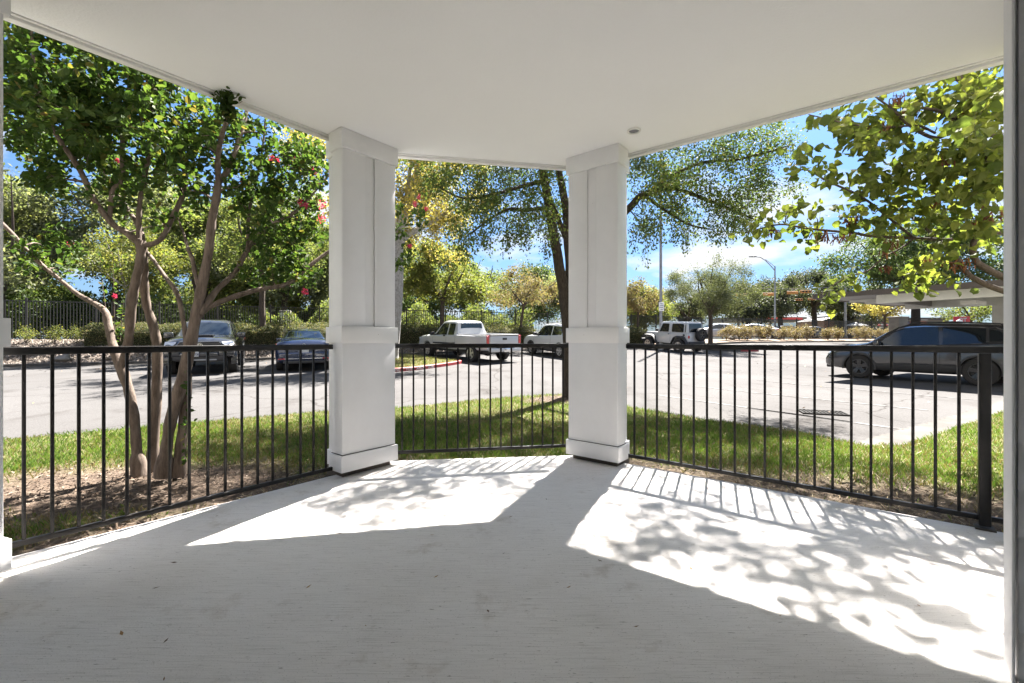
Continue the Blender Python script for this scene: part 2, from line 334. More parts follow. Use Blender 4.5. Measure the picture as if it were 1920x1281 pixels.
# the lettering on the red kerb
front = sorted([p for p in P1 if p.x > -4.7 and p.y < 18.4], key=lambda p: p.x)
def arc_text(words, path, z, size):
    L_ = [0]
    for i in range(1, len(path)): L_.append(L_[-1]+(path[i]-path[i-1]).length)
    for wd, s_ in words:
        i = max(j for j in range(len(L_)-1) if L_[j] <= s_) if s_ < L_[-1] else len(L_)-2
        f = (s_-L_[i])/(L_[i+1]-L_[i]); p = path[i].lerp(path[i+1], f); t = (path[i+1]-path[i]).normalized(); nr = Vector((t.y, -t.x))
        M = Matrix(((t.x, 0, nr.x, p.x+nr.x*0.083), (t.y, 0, nr.y, p.y+nr.y*0.083), (0, 1, 0, H(p.x, p.y)+z), (0, 0, 0, 1)))
        o = text_obj('kerb_lettering', wd, size, M_letter, None, M, 0.002, 0.004)
        tag(o, 'white stencilled word %s %s on the red kerb' % (wd, {.15: 'leftmost', .62: 'right after FIRE', 1.15: 'in the middle', 1.62: 'between TOW and the last word', 2.2: 'rightmost, after AWAY'}[s_]), 'lettering', 'words painted on the red kerb')
M_letter = mat('letter_paint', (0.4, 0.38, 0.37), 0.7)
arc_text([('FIRE', .15), ('ZONE', .62), ('TOW', 1.15), ('AWAY', 1.62), ('ZONE', 2.2)], front, 0.055, 0.13)
gm = dens(smooth_poly(gut, 1, True), 1.0); gg = [(p.x, p.y) for p in smooth_poly(gut, 1, True)]
sheet('concrete_apron', lambda x, y: inpoly(x, y, gg), 3.3, 16.4, 4.6, 13.3, 0.06, 0.014, M_kerb)
# painted stall lines
def line(pts, w=0.10, z=0.006, name='stall_line'):
    pts = dens(pts, 0.5); vs = []; fs = []
    for i, p in enumerate(pts):
        t = (pts[min(i+1, len(pts)-1)]-pts[max(i-1, 0)]).normalized(); nr = Vector((-t.y, t.x))*w/2
        for q in (p-nr, p+nr): vs.append((q.x, q.y, H(q.x, q.y)+z))
    for i in range(len(pts)-1): fs.append((2*i, 2*i+2, 2*i+3, 2*i+1))
    tag(MB().add(vs, fs).build(name, M_line), kind='structure')
def gp(px, py):          # a point of the lot seen in the photograph, worked out once from the survey of the photo
    y = 8.0
    for _ in range(60): x = (px-960)/826*y; y = 0.5*y+0.5*min(60, max(1, (1.1-H(x, y))*826/(py-637)))
    return (px-960)/826*y, y
for a, b in (((1232, 741), (1704, 807)), ((1300, 724), (1740, 770)), ((1420, 713), (1850, 752)), ((1400, 765), (1600, 792))): line([gp(*a), gp(*b)])
for q in (-11.6, -5.6, -0.2): a = xyq(q, 4.8); b = xyq(q-.4, 9.6); line([a, b])
for q in (4.6, 8.2, 13.6, 17): a = xyq(q, 4.8); b = xyq(q+.2, 9.4); line([a, b])
# storm drain
gx, gy = gp(1542, 775); dz = H(gx, gy)
dr = empty('storm_drain', (gx, gy, dz), math.atan2(-.35, .94), 'cast iron slotted storm drain grate set in the grey lot', 'drain')
MB().box((0, 0, .004), (.62, .42, .012)).build('void_plate', mat('drain_void', (0.01, 0.01, 0.01), .9), dr)  # near-black plate painted as the shaded pit below the bars
b = MB(); b.box((0, -.2, .015), (.66, .03, .018)); b.box((0, .2, .015), (.66, .03, .018))
for i in range(12): b.box((-.31+i*.0564, 0, .015), (.022, .40, .018))
b.build('grate', mat('cast_iron', (0.02, 0.019, 0.018), .9, 0, .1), dr)
# lawn ------------------------------------------------------
slab = [(-4.4, -0.1), (-2.55, 2.22), (-1.465, 3.56), (-1.10, 4.01), (0.72, 4.215), (1.02, 3.93), (2.84, 2.49), (3.2, 2.2), (3.2, -1.9), (-4.4, -1.9)]
def seg_d(x, y, a, b):
    ax, ay = a; bx, by = b; t = np.clip(((x-ax)*(bx-ax)+(y-ay)*(by-ay))/((bx-ax)**2+(by-ay)**2), 0, 1); return np.hypot(x-ax-t*(bx-ax), y-ay-t*(by-ay))
def wob(x, y): return 0.5*np.sin(3.1*x+1.3*y)+0.35*np.sin(7.7*x-5.1*y+1)+0.25*np.sin(13*x+11*y+2)+.2*np.sin(23*x-19*y)
def bare(x, y):
    x = np.asarray(x, float); y = np.asarray(y, float); w = wob(x, y)
    d1 = np.hypot((x+3.05)/1.55, (y-3.55)/0.78)+0.16*w; b = np.clip(2.2-1.9*d1, 0, 1)
    d2 = seg_d(x, y, (-5.5, -1.5), (-1.2, 3.9)); b = np.maximum(b, np.clip(2.0-d2/0.28+.5*w, 0, 1))
    d3 = seg_d(x, y, (-1.1, 4.05), (0.8, 4.25)); b = np.maximum(b, np.clip(1.6-d3/0.12+.3*w, 0, 1))
    d4 = seg_d(x, y, (1.0, 4.1), (3.1, 2.6)); b = np.maximum(b, np.clip(1.9-d4/(0.22+.19*np.clip(x-1, 0, 3))+.35*w, 0, 1)*.9)
    d5 = np.hypot((x-1.25)/1.15, (y-8.75)/.7)+.12*w; b = np.maximum(b, np.clip(2.4-2.2*d5, 0, 1))
    return b
lw = sheet('lawn', lambda x, y: inpoly(x, y, lawn), -12, 16, -3, 10, 0.06, 0.028, M_turf)
me = lw.data; co = np.empty(len(me.vertices)*3, np.float32); me.vertices.foreach_get('co', co); co = co.reshape(-1, 3)
at_ = me.attributes.new('bare', 'FLOAT', 'POINT'); at_.data.foreach_set('value', bare(co[:, 0], co[:, 1]).astype(np.float32))
t, n, l, p = nodes(M_turf); old = p.inputs['Base Color'].links[0].from_socket
v = coords(M_turf); sc_ = ramp(M_turf, noise(M_turf, v, 14, 8, 0.75), [(0.25, (0.022, 0.015, 0.011)), (0.45, (0.065, 0.046, 0.033)), (0.6, (0.11, 0.082, 0.06)), (0.75, (0.17, 0.135, 0.10))])
ga = n.new('ShaderNodeAttribute'); ga.attribute_name = 'bare'; setc(M_turf, mixc(M_turf, ga.outputs['Fac'], old, sc_))
# grass blades
def blades(poly_test, n, bx, hgt_, wid, zo, name, mats, dry):
    x = rng.uniform(bx[0], bx[1], n); y = rng.uniform(bx[2], bx[3], n)
    k = poly_test(x, y); x = x[k]; y = y[k]; B = bare(x, y)
    k = rng.random(len(x)) > np.maximum(B*1.08, .75*np.clip(wob(x*.8+3, y*.8)-.45, 0, 1)); x = x[k]; y = y[k]; n = len(x)
    patch = 0.5+0.28*wob(x*.55, y*.55)+rng.normal(0, .16, n)
    h = hgt_*rng.uniform(.45, 1.15, n)*(0.8+.5*np.clip(patch, 0, 1)); a = rng.uniform(0, 6.283, n); ln = rng.uniform(0.1, 0.75, n)*h; la = rng.uniform(0, 6.283, n)
    w = wid*rng.uniform(.6, 1.2, n); z = hgt(x, y)+zo
    cx, sx = np.cos(a)*w/2, np.sin(a)*w/2; mx_, my_ = np.cos(la)*ln, np.sin(la)*ln
    V = np.stack([np.stack([x-cx, y-sx, z], 1), np.stack([x+cx, y+sx, z], 1), np.stack([x+cx*.7+mx_*.35, y+sx*.7+my_*.35, z+h*.6], 1), np.stack([x+mx_, y+my_, z+h], 1)], 1).reshape(-1, 3)
    i = np.arange(n)*4; F = np.stack([i, i+1, i+2, i+3], 1)
    mi = np.where(rng.random(n) < np.clip(dry(x, y, patch), .03, .95), 1, 0)
    return tag(np_mesh(name, V, F, mats, mi=mi), kind='stuff')
M_gr = leafmat('grass_blade', [(0, (0.045, 0.085, 0.018)), (0.5, (0.078, 0.128, 0.030)), (1, (0.13, 0.165, 0.052))], 0.38, 0.55, 1.2, .25)
M_gd = leafmat('dry_blade', [(0, (0.17, 0.14, 0.065)), (0.6, (0.25, 0.205, 0.105)), (1, (0.18, 0.13, 0.075))], 0.3, 0.7, .9, .2)
tst = lambda x, y: inpoly(x, y, lawn) & ~inpoly(x, y, slab) & (y > np.abs(x)*.62)
def dryf(x, y, p): return np.clip(.14+(.68-p)*.9+.6*bare(x, y), 0, 1)
blades(tst, 300000, (-8, 9.5, 1.6, 9.7), 0.048, 0.0065, 0.025, 'grass', [M_gr, M_gd], dryf)
blades(tst, 90000, (-5, 5, 1.6, 6.3), 0.048, 0.005, 0.025, 'grass', [M_gr, M_gd], dryf)
blades(lambda x, y: inpoly(x, y, [(p.x, p.y) for p in P1]), 26000, (-9.5, -1.9, 14.5, 23), 0.07, 0.016, 0.09, 'grass', [M_gr, M_gd], lambda x, y, p: .6+0*x)
blades(lambda x, y: inpoly(x, y, [(p.x, p.y) for p in P2]), 16000, (10.5, 15.5, 26.5, 31), 0.07, 0.02, 0.09, 'grass', [M_gr, M_gd], lambda x, y, p: .3+0*x)
# mulch, straw and litter
def chips(n, bx, test, size, asp, zo, mats, name, lift=.35, nm=4):
    x = rng.uniform(bx[0], bx[1], n); y = rng.uniform(bx[2], bx[3], n); k = test(x, y); x = x[k]; y = y[k]; n = len(x)
    s = size*rng.uniform(.35, 1.2, n); a = rng.uniform(0, 6.283, n); w = s*asp*rng.uniform(.5, 1.3, n); tl = rng.normal(0, lift, n)
    ux, uy, uz = np.cos(a)*np.cos(tl), np.sin(a)*np.cos(tl), np.sin(tl); vx, vy = -np.sin(a), np.cos(a); vz = rng.normal(0, lift*.7, n)
    z = hgt(x, y)+zo+rng.uniform(0, .018, n)+np.abs(uz)*s/2
    P = np.stack([x, y, z], 1); U = np.stack([ux, uy, uz], 1)*s[:, None]/2; Vv = np.stack([vx, vy, vz], 1)*w[:, None]/2
    V = np.stack([P-U-Vv*.7, P+U*.8-Vv, P+U+Vv*.6, P-U*.9+Vv], 1).reshape(-1, 3); i = np.arange(n)*4
    return tag(np_mesh(name, V, np.stack([i, i+1, i+2, i+3], 1), mats, mi=rng.integers(0, nm, n)), kind='stuff')
inb = lambda x, y: inpoly(x, y, lawn) & ~inpoly(x, y, slab) & (rng.random(len(x)) < bare(x, y)) & (y > np.abs(x)*.6)
chips(110000, (-6, 3.6, 1.2, 9.6), inb, .032, .38, .03, M_chip, 'mulch')
M_straw = [mat('straw_%s' % 'abc'[i], c, .8, spec=.2) for i, c in enumerate([(0.27, 0.21, 0.12), (0.19, 0.14, 0.08), (0.34, 0.29, 0.19)])]
chips(60000, (-5, 7, 1.2, 8), lambda x, y: inpoly(x, y, lawn) & ~inpoly(x, y, slab) & (rng.random(len(x)) < .10+.75*bare(x, y)) & (y > np.abs(x)*.6) & (x > -2), .075, .05, .035, M_straw, 'straw', .3, 3)
M_lf = [mat('fallen_leaf_%s' % 'abc'[i], c, .7, spec=.2) for i, c in enumerate([(0.20, 0.11, 0.05), (0.34, 0.20, 0.08), (0.11, 0.07, 0.04)])]
chips(9000, (-16, 14, 5, 27), lambda x, y: ~inpoly(x, y, lawn) & (qs(x, y)[1] > 4.2) & (rng.random(len(x)) < np.clip(.12+.5*wob(x*.35, y*.35), .04, 1)*(.1+.9*(qs(x, y)[1] < 7.5))), .07, .55, .006, M_lf, 'fallen_leaves', .25, 3)
# stones of the berm
nr_ = 24000
qq = rng.uniform(-24, 13, nr_); ss = rng.uniform(0.9, 3.95, nr_); xs_, ys_ = xyq(qq, ss)
sz = rng.uniform(.03, .11, nr_); base = np.array([(1, 0, 0), (0, 1, 0), (-1, 0, 0), (0, -1, 0), (0, 0, .75), (0, 0, -.4)], float)
an = rng.uniform(0, 6.28, nr_); jit = rng.uniform(.7, 1.2, (nr_, 6, 3)); Vb = base[None]*jit*sz[:, None, None]
ca, sa = np.cos(an)[:, None], np.sin(an)[:, None]; Vr = np.stack([Vb[..., 0]*ca-Vb[..., 1]*sa*.7, Vb[..., 0]*sa+Vb[..., 1]*ca*.7, Vb[..., 2]], -1)
Vr += np.stack([xs_, ys_, hgt(xs_, ys_)+.10], 1)[:, None, :]
ft = np.array([(0, 1, 4), (1, 2, 4), (2, 3, 4), (3, 0, 4), (1, 0, 5), (2, 1, 5), (3, 2, 5), (0, 3, 5)])
Ff = (np.arange(nr_)*6)[:, None, None]+ft[None]
M_stone = [mat('stone_%s' % 'abc'[i], c, .9, spec=.2) for i, c in enumerate([(0.135, 0.11, 0.09), (0.08, 0.063, 0.05), (0.20, 0.17, 0.145)])]
tag(np_mesh('rocks', Vr.reshape(-1, 3), Ff.reshape(-1, 3), M_stone, mi=np.repeat(rng.integers(0, 3, nr_), 8)), kind='stuff')
# ============================================================ THE PORCH
sl = MB(); sl.prism(slab, -0.22, 0.0); tag(sl.build('porch_floor', M_concrete, bevel=0.008), kind='structure')
# tiny debris on the slab
for i in range(46):
    x = random.uniform(-2.0, 2.2); y = random.uniform(1.0, 3.6)
    if not bool(inpoly(np.array([x]), np.array([y]), slab)[0]) or (x > 1.5 and y < 1.8) or abs(x) > y*1.15: continue
    a = random.uniform(0, 6.28); s = random.uniform(.006, .016)
    b = MB(); b.add([(-s, 0, .001), (0, -s*.4, .003), (s*1.2, 0, .006), (0, s*.4, .002)], [(0, 1, 2, 3)])
    o = b.build('dried_leaf', M_lf[i % 3]); o.location = (x, y, 0.002); o.rotation_euler = (0, 0, a); tag(o, 'tiny dry brown leaf fragment lying on the concrete porch floor', 'leaf', 'leaf fragments on the porch floor')
ceilp = [(-4.69, -0.34), (-2.615, 2.30), (-1.30, 3.975), (0.66, 4.35), (1.088, 4.03), (2.96, 2.642), (4.08, 1.81), (4.08, -1.9), (-4.69, -1.9)]
ce = empty('porch_ceiling', (0, 0, 2.78), 0, 'smooth white porch ceiling with thin white edge trim over the three openings', 'ceiling')
def loc(poly, o): return [(x-o[0], y-o[1]) for x, y in poly]
MB().prism(ceilp, 0.0, 0.34).build('ceiling_panel', M_ceil, ce)
def edge_strip(a, b, inset, w, z0, z1):
    a = Vector(a); b = Vector(b); t = (b-a).normalized(); n_ = Vector((t.y, -t.x))
    p = [a+n_*inset, b+n_*inset, b+n_*(inset+w), a+n_*(inset+w)]; return [(q.x, q.y) for q in p], z0, z1
for a, b in ((ceilp[0], ceilp[2]), (ceilp[2], ceilp[3]), (ceilp[3], ceilp[6])):
    m = MB(); m.prism(*edge_strip(a, b, -.012, .05, -.022, .36)); m.prism(*edge_strip(a, b, .046, .022, -.009, .0015)); m.build('edge_trim', M_trim, ce, bevel=.003)
rl = empty('recessed_light', (0.98, 3.54, 2.78), 0, 'round recessed can light in the white porch ceiling', 'light')
m = MB(); m.lathe([(.040, -.003), (.040, .0005), (.056, .0005), (.056, -.006), (.052, -.010), (.043, -.010), (.040, -.003)], 36, 'z'); m.build('trim_ring', M_trim, rl, True)
m = MB(); m.lathe([(.001, -.0032), (.0395, -.0032), (.0395, -.001), (.001, -.001)], 36, 'z'); m.build('lamp', mat('unlit_lamp', (0.10, 0.10, 0.11), .25), rl)
def column(name, C0, u, w, L_, lab):
    u = Vector(u).normalized(); w = Vector(w).normalized(); M = Matrix(((u.x, w.x, 0, C0[0]), (u.y, w.y, 0, C0[1]), (0, 0, 1, 0), (0, 0, 0, 1)))
    e = empty(name, (0, 0, 0), 0, lab, 'column'); e.matrix_world = M
    def bx(mb, u0, u1, w0, w1, z0, z1): return mb.box(((u0+u1)/2, (w0+w1)/2, (z0+z1)/2), (u1-u0, w1-w0, z1-z0))
    e2 = dict(u0=.05, u1=L_-.03, w0=.12, w1=.30)
    m = MB(); bx(m, 0, L_, 0, .16, .12, 1.12); m.build('lower_shaft', M_white, e, bevel=.003)
    m = MB(); bx(m, e2['u0'], e2['u1'], .1605, e2['w1'], .10, 2.66); m.build('rear_shaft', M_white, e, bevel=.003)
    m = MB(); bx(m, .012, L_-.012, .014, .15, 1.10, 2.70); m.build('upper_shaft', M_white, e, bevel=.002)
    g0, g1 = .205, .295
    for a, b in ((0, g0), (g1, L_)):
        m = MB(); bx(m, a, b, 0, .013, 1.19, 2.66); m.build('panel_board', M_white, e, bevel=.002)
    for a, b in ((-.001, .011), (L_-.011, L_+.001)):
        m = MB(); bx(m, a, b, .0135, .1595, 1.19, 2.66); m.build('panel_board', M_white, e, bevel=.002)
    for nm, z0, z1 in (('mid_band', 1.072, 1.207), ('base_trim', .045, .178), ('cap_trim', 2.625, 2.779)):
        d = .018; m = MB(); bx(m, -d, L_+d, -d, .16+d, z0, z1); m.build(nm, M_trim if nm == 'mid_band' else M_white, e, bevel=.003)
        m = MB(); bx(m, .05-d, L_-.03+d, .16+d+.001, .30+d, z0-.002, z1-.001); m.build(nm, M_white, e, bevel=.003)
    m = MB(); bx(m, -.003, L_+.003, -.003, .162, .1775, .1835); m.build('caulk_line', M_plinth, e)
    m = MB(); bx(m, .02, L_-.03, .03, .28, -.02, .06); m.build('plinth', M_plinth, e, bevel=.004)
    return e
column('porch_column', (-1.344, 3.49), (.629, .777), (-.777, .629), .50, 'white panelled porch column between the left and middle railings')
column('porch_column', (0.905, 3.777), (-.777, .629), (.629, .777), .49, 'white panelled porch column between the middle and right railings')
# near-left column, right wall, rear wall
e = empty('porch_column', (0, 0, 0), 0, 'white boxed column cropped by the left edge of the photo', 'column')
E = Vector((-2.36, 2.045)); u = Vector((-.32, -.947)); w = Vector((-.777, .629)); w = Vector((-.947, .32))
def q4(d, a0=0.0, a1=.55, b1=.45): 
    p = [E-u*(d)+u*a0*0-w*d, E+u*a1-w*d, E+u*a1+w*b1, E-u*d+w*(b1)]; return [(x.x, x.y) for x in p]
for nm, d, z0, z1 in (('shaft', 0, .1, 2.779), ('mid_band', .018, 1.066, 1.20), ('base_trim', .02, .03, .17), ('cap_trim', .018, 2.61, 2.778), ('plinth', -.02, -.02, .05)):
    m = MB(); m.prism(q4(d), z0, z1); m.build(nm, M_plinth if nm == 'plinth' else M_white, e, bevel=.003)
wl = empty('porch_wall', (0, 0, 0), 0, 'white lap sided house wall with corner board at the right edge', 'wall')
m = MB(); m.prism([(1.662, 1.49), (1.60, 1.41), (1.606, 1.405), (1.672, 1.484)], -.02, 2.779); m.build('corner_board', M_white, wl, bevel=.002)
m = MB(); m.prism([(1.70, 1.515), (2.86, 2.50), (3.0, 2.42), (1.75, 1.42)], -.02, 2.779); m.build('side_wall', M_white, wl)
m = MB(); m.prism([(1.626, 1.414), (1.92, 1.02), (1.92, -1.0), (2.2, -1.0), (2.2, 1.5), (1.70, 1.5)], -.02, 2.779); m.build('siding', M_white, wl)
m = MB()
for i in range(6):
    z = .02+i*.15; m.add([(1.6245, 1.4128, z+.15), (1.9185, 1.0188, z+.15), (1.9065, 1.0098, z), (1.6145, 1.4058, z), (1.92, 1.02, z), (1.626, 1.414, z)], [(0, 1, 2, 3), (3, 2, 4, 5), (0, 3, 5)])
m.build('lap_board', M_white, wl)
rw = empty('house_wall', (0, 0, 0), 0, 'white house wall behind the porch', 'wall')
MB().box((-.6, -.98, 1.38), (5.0, .15, 2.79)).build('wall_panel', M_white, rw)
m = MB(); m.prism([(-3.2, .9), (-3.05, .9), (-3.05, -1.0), (-3.2, -1.0)], -.02, 2.779); m.build('wall_panel', M_white, rw)
# railings
def tpx(P, Q, px):
    k = (px-960)/826; a = P[0]-k*P[1]; b = (Q[0]-P[0])-k*(Q[1]-P[1]); return -a/b
def railing(P, Q, pa, pb, n, lab, post=None, ext=(0, 0)):
    P = Vector(P); Q = Vector(Q); t = (Q-P).normalized(); ang = math.atan2(t.y, t.x); Ln = (Q-P).length
    e = empty('metal_railing', (P.x, P.y, 0), ang, lab, 'railing')
    x0, x1 = -ext[0], Ln+ext[1]
    MB().box(((x0+x1)/2, 0, 1.042), (x1-x0, .042, .040)).build('top_rail', M_black, e, bevel=.004)
    MB().box(((x0+x1)/2, 0, .063), (x1-x0, .026, .028)).build('bottom_rail', M_black, e, bevel=.003)
    ta, tb = tpx(P, Q, pa)*Ln, tpx(P, Q, pb)*Ln; bme = None
    for i in range(n):
        x = ta+(tb-ta)*i/(n-1)
        if bme is None: o = MB().box((0, 0, .55), (.0155, .0155, .944)).build('baluster', M_black, e, bevel=.002); bme = o.data
        else: o = link('baluster', bme, None, e)
        o.location = (x, 0, 0)
    if post is not None:
        x = tpx(P, Q, post)*Ln; MB().box((x, 0, .52), (.050, .050, 1.001)).build('post', M_black, e, bevel=.004)
        m = MB(); m.box((x, 0, .004), (.085, .085, .010)); m.build('post_foot', M_plinth, e)
railing((-2.52, 2.23), (-1.464, 3.535), 44.7, 611, 17, 'black metal railing on the left side of the porch in front of the multi-trunk tree', ext=(.25, .02))
railing((-1.09, 4.045), (0.58, 4.322), 754, 1055.5, 16, 'black metal railing between the two white columns', ext=(.03, .03))
railing((1.03, 3.956), (2.747, 2.564), 1189.5, 1798, 21, 'black metal railing on the right side of the porch with a thick end post', 1846, (.0, .13))
# ============================================================ TREES AND SHRUBS
def W3(px, py, d): return ((px-960)/826*d, d, 1.1-(py-637)/826*d)   # surveyed point -> metres
def unit(a): return a/np.maximum(np.linalg.norm(a, axis=-1, keepdims=True), 1e-9)
LOVAL = (np.array([(0, 0, 0), (.3, .27, .06), (.72, .25, .07), (1, 0, -.04), (.72, -.25, .07), (.3, -.27, .06)]), np.array([(0, 3, 2, 1), (0, 5, 4, 3)]))
LDIA = (np.array([(0, 0, 0), (.5, .27, .05), (1, 0, 0), (.5, -.27, .05)]), np.array([(0, 3, 2, 1)]))
LHEART = (np.array([(0, 0, 0), (-.1, .27, .05), (.3, .5, .17), (.45, 0, -.02), (.76, .27, .04), (1, 0, -.2), (-.1, -.27, .05), (.3, -.5, .17), (.76, -.27, .04)]),
          np.array([(0, 3, 2, 1), (3, 5, 4, 2), (0, 6, 7, 3), (3, 7, 8, 5)]))
LLONG = (np.array([(0, 0, 0), (.4, .13, .03), (1, 0, -.08), (.4, -.13, .03)]), np.array([(0, 3, 2, 1)]))
def leaf_geo(P, D, U, S, shp):
    """P base, D along, U up hint, S size"""
    v, f = shp; D = unit(D); X = unit(np.cross(U, D)); Z = np.cross(D, X)
    V = P[:, None]+S[:, None, None]*(v[None, :, 0:1]*D[:, None]+v[None, :, 1:2]*X[:, None]+v[None, :, 2:3]*Z[:, None])
    F = (np.arange(len(P))*len(v))[:, None, None]+f[None]
    return V.reshape(-1, 3), F.reshape(-1, 4)
def tubes_np(paths, n=5):
    """paths: list of (pts (k,3), radii (k))"""
    Vs = []; Fs = []; b = 0
    for P, r in paths:
        P = np.asarray(P, float); r = np.asarray(r, float); k = len(P)
        T = unit(np.gradient(P, axis=0)); up = np.array([.31, .87, .12]); X = unit(np.cross(T, up)); Y = np.cross(T, X)
        a = np.arange(n)*2*np.pi/n; V = P[:, None]+r[:, None, None]*(np.cos(a)[None, :, None]*X[:, None]+np.sin(a)[None, :, None]*Y[:, None])
        Vs.append(V.reshape(-1, 3)); i = np.arange(k-1)[:, None]*n; j = np.arange(n)[None]; j2 = (j+1) % n
        Fs.append(np.stack([i+j, i+j2, i+n+j2, i+n+j], -1).reshape(-1, 4)+b); b += k*n
    return np.concatenate(Vs), np.concatenate(Fs)
def spline(pts, m=6):
    """Catmull-Rom through pts (rows x,y,z,r)"""
    P = np.asarray(pts, float); P = np.vstack([2*P[0]-P[1], P, 2*P[-1]-P[-2]]); o = []
    for i in range(1, len(P)-2):
        for k in range(m):
            t = k/m; a, b, c, d = P[i-1:i+3]; o.append(.5*((2*b)+(-a+c)*t+(2*a-5*b+4*c-d)*t*t+(-a+3*b-3*c+d)*t**3))
    o.append(P[-2]); o = np.array(o); o[:, 3] = np.maximum(o[:, 3], .002); return o
def attach(skel, targets, rmax, taper=.75, wig=.12, seg=5, droop=0.0, up=0.0):
    """connect every target to the nearest point of the growing skeleton; skel rows x,y,z,r"""
    S = np.asarray(skel, float); N_ = len(S)+len(targets)*seg; buf = np.zeros((N_, 4)); buf[:len(S)] = S; cnt = len(S)
    T = np.asarray(targets, float); d = np.full(len(T), 1e9); idx = np.zeros(len(T), int); paths = []; done = np.zeros(len(T), bool)
    for i in range(0, len(T), 200):
        D = np.linalg.norm(T[i:i+200, None]-S[None, :, :3], axis=2)+np.clip(S[None, :, 2]-T[i:i+200, None, 2]+.1, 0, None)*up; idx[i:i+200] = D.argmin(1); d[i:i+200] = D.min(1)
    for _ in range(len(T)):
        dd = np.where(done, 1e9, d); i = int(dd.argmin()); done[i] = True; a = buf[idx[i]]; t = T[i]; ln = np.linalg.norm(t-a[:3])+1e-6
        k = np.linspace(0, 1, seg)[:, None]; mid = (a[:3]*(1-k)+t*k)+np.sin(k*np.pi)*rng.normal(0, wig*ln, 3)*.5; mid[:, 2] += (np.sin(k*np.pi)*ln*.12)[:, 0]-(k[:, 0]**2)*droop*ln
        r0 = min(a[3]*taper, rmax, .004+.02*ln+0.2*a[3]); r = np.linspace(r0, max(r0*.35, .0012), seg)
        paths.append((mid, r)); new = np.hstack([mid[1:], r[1:, None]]); buf[cnt:cnt+len(new)] = new
        rem = np.where(~done)[0]
        if len(rem):
            D = np.linalg.norm(T[rem][:, None]-new[None, :, :3], axis=2)+np.clip(new[None, :, 2]-T[rem][:, None, 2]+.1, 0, None)*up; m = D.min(1); k_ = m < d[rem]
            d[rem[k_]] = m[k_]; idx[rem[k_]] = cnt+D.argmin(1)[k_]
        cnt += len(new)
    return paths
def leaves_on(paths, per, spread, size, shp, hang=0.0, tmin=.35, flat=.8, jit=.35, edge=0.0):
    """scatter leaves along twig paths"""
    A = np.array([p[0][-1] for p in paths]); B = np.array([p[0][max(0, int(len(p[0])*tmin))] for p in paths])
    n = len(paths)*per; i = np.repeat(np.arange(len(paths)), per); t = rng.random(n)[:, None]**.8
    P = B[i]*(1-t)+A[i]*t+rng.normal(0, spread, (n, 3)); ax = unit(A-B)[i]
    D = unit(ax*.6+rng.normal(0, .75, (n, 3))-np.array([0, 0, hang])); U = unit(np.array([0, 0, flat])+rng.normal(0, jit, (n, 3)))
    return leaf_geo(P, D, U, size*rng.uniform(.6, 1.25, n), shp)
def ball(c, r, n, flat=.8):
    v = unit(rng.normal(size=(n, 3)))*(rng.random(n)**.45)[:, None]*r; v[:, 2] *= flat; return np.asarray(c)+v
# ---- leaf materials
L_crape = leafmat('crape_leaf', [(0, (0.020, 0.038, 0.012)), (.5, (0.034, 0.060, 0.016)), (.95, (0.055, 0.078, 0.020)), (1, (0.10, 0.075, 0.025))], .42, .38, 1.5)
L_redbud = leafmat('redbud_leaf', [(0, (0.055, 0.075, 0.022)), (.5, (0.085, 0.105, 0.028)), (1, (0.125, 0.135, 0.035))], .52, .35, 1.45)
L_elm = leafmat('elm_leaf', [(0, (0.038, 0.060, 0.022)), (.5, (0.060, 0.088, 0.028)), (.95, (0.085, 0.095, 0.033)), (1, (0.15, 0.12, 0.04))], .4, .35, 1.35)
L_yellow = leafmat('yellow_leaf', [(0, (0.13, 0.115, 0.04)), (.5, (0.19, 0.16, 0.055)), (1, (0.26, 0.20, 0.09))], .45, .6, 1.15)
L_lime = leafmat('lime_leaf', [(0, (0.060, 0.080, 0.026)), (.5, (0.098, 0.112, 0.036)), (1, (0.16, 0.145, 0.048))], .45, .6, 1.25)
L_green = leafmat('green_leaf', [(0, (0.04, 0.056, 0.022)), (.5, (0.065, 0.08, 0.03)), (1, (0.11, 0.11, 0.045))], .5, .5, 1.35)
L_dark = leafmat('dark_leaf', [(0, (0.03, 0.05, 0.02)), (.6, (0.055, 0.08, 0.03)), (1, (0.10, 0.12, 0.05))], .3, .4, 1.2)
L_oak = leafmat('live_oak_leaf', [(0, (0.032, 0.040, 0.026)), (.6, (0.056, 0.065, 0.042)), (1, (0.10, 0.105, 0.072))], .3, .4, 1.2)
L_rust = leafmat('rust_leaf', [(0, (0.115, 0.09, 0.055)), (.5, (0.17, 0.125, 0.085)), (.8, (0.16, 0.15, 0.07)), (1, (0.09, 0.10, 0.045))], .4, .7, 1.0)
L_silver = leafmat('silver_leaf', [(0, (0.05, 0.06, 0.040)), (.5, (0.085, 0.094, 0.060)), (1, (0.13, 0.132, 0.085))], .5, .6, 1.3)
L_wisp = leafmat('wisp_leaf', [(0, (0.045, 0.056, 0.036)), (.5, (0.080, 0.090, 0.056)), (1, (0.125, 0.128, 0.08))], .4, .6, 1.15)
L_hedge = leafmat('hedge_leaf', [(0, (0.03, 0.042, 0.018)), (.5, (0.06, 0.068, 0.03)), (.85, (0.13, 0.12, 0.06)), (1, (0.18, 0.13, 0.08))], .3, .4, 1.2)
L_loro = leafmat('bronze_leaf', [(0, (0.075, 0.06, 0.038)), (.5, (0.12, 0.10, 0.06)), (1, (0.17, 0.11, 0.08))], .35, .5, 1.1)
M_pink = leafmat('pink_petal', [(0, (0.40, 0.02, 0.09)), (1, (0.55, 0.06, 0.18))], .4, .6, .8)
M_pod = leafmat('brown_pod', [(0, (0.09, 0.035, 0.022)), (1, (0.20, 0.09, 0.055))], .25, .7, .7)
B_crape = bark('crape_bark', (0.065, 0.047, 0.036), (0.165, 0.128, 0.103), (9, 9, 1.5), .5, .012)
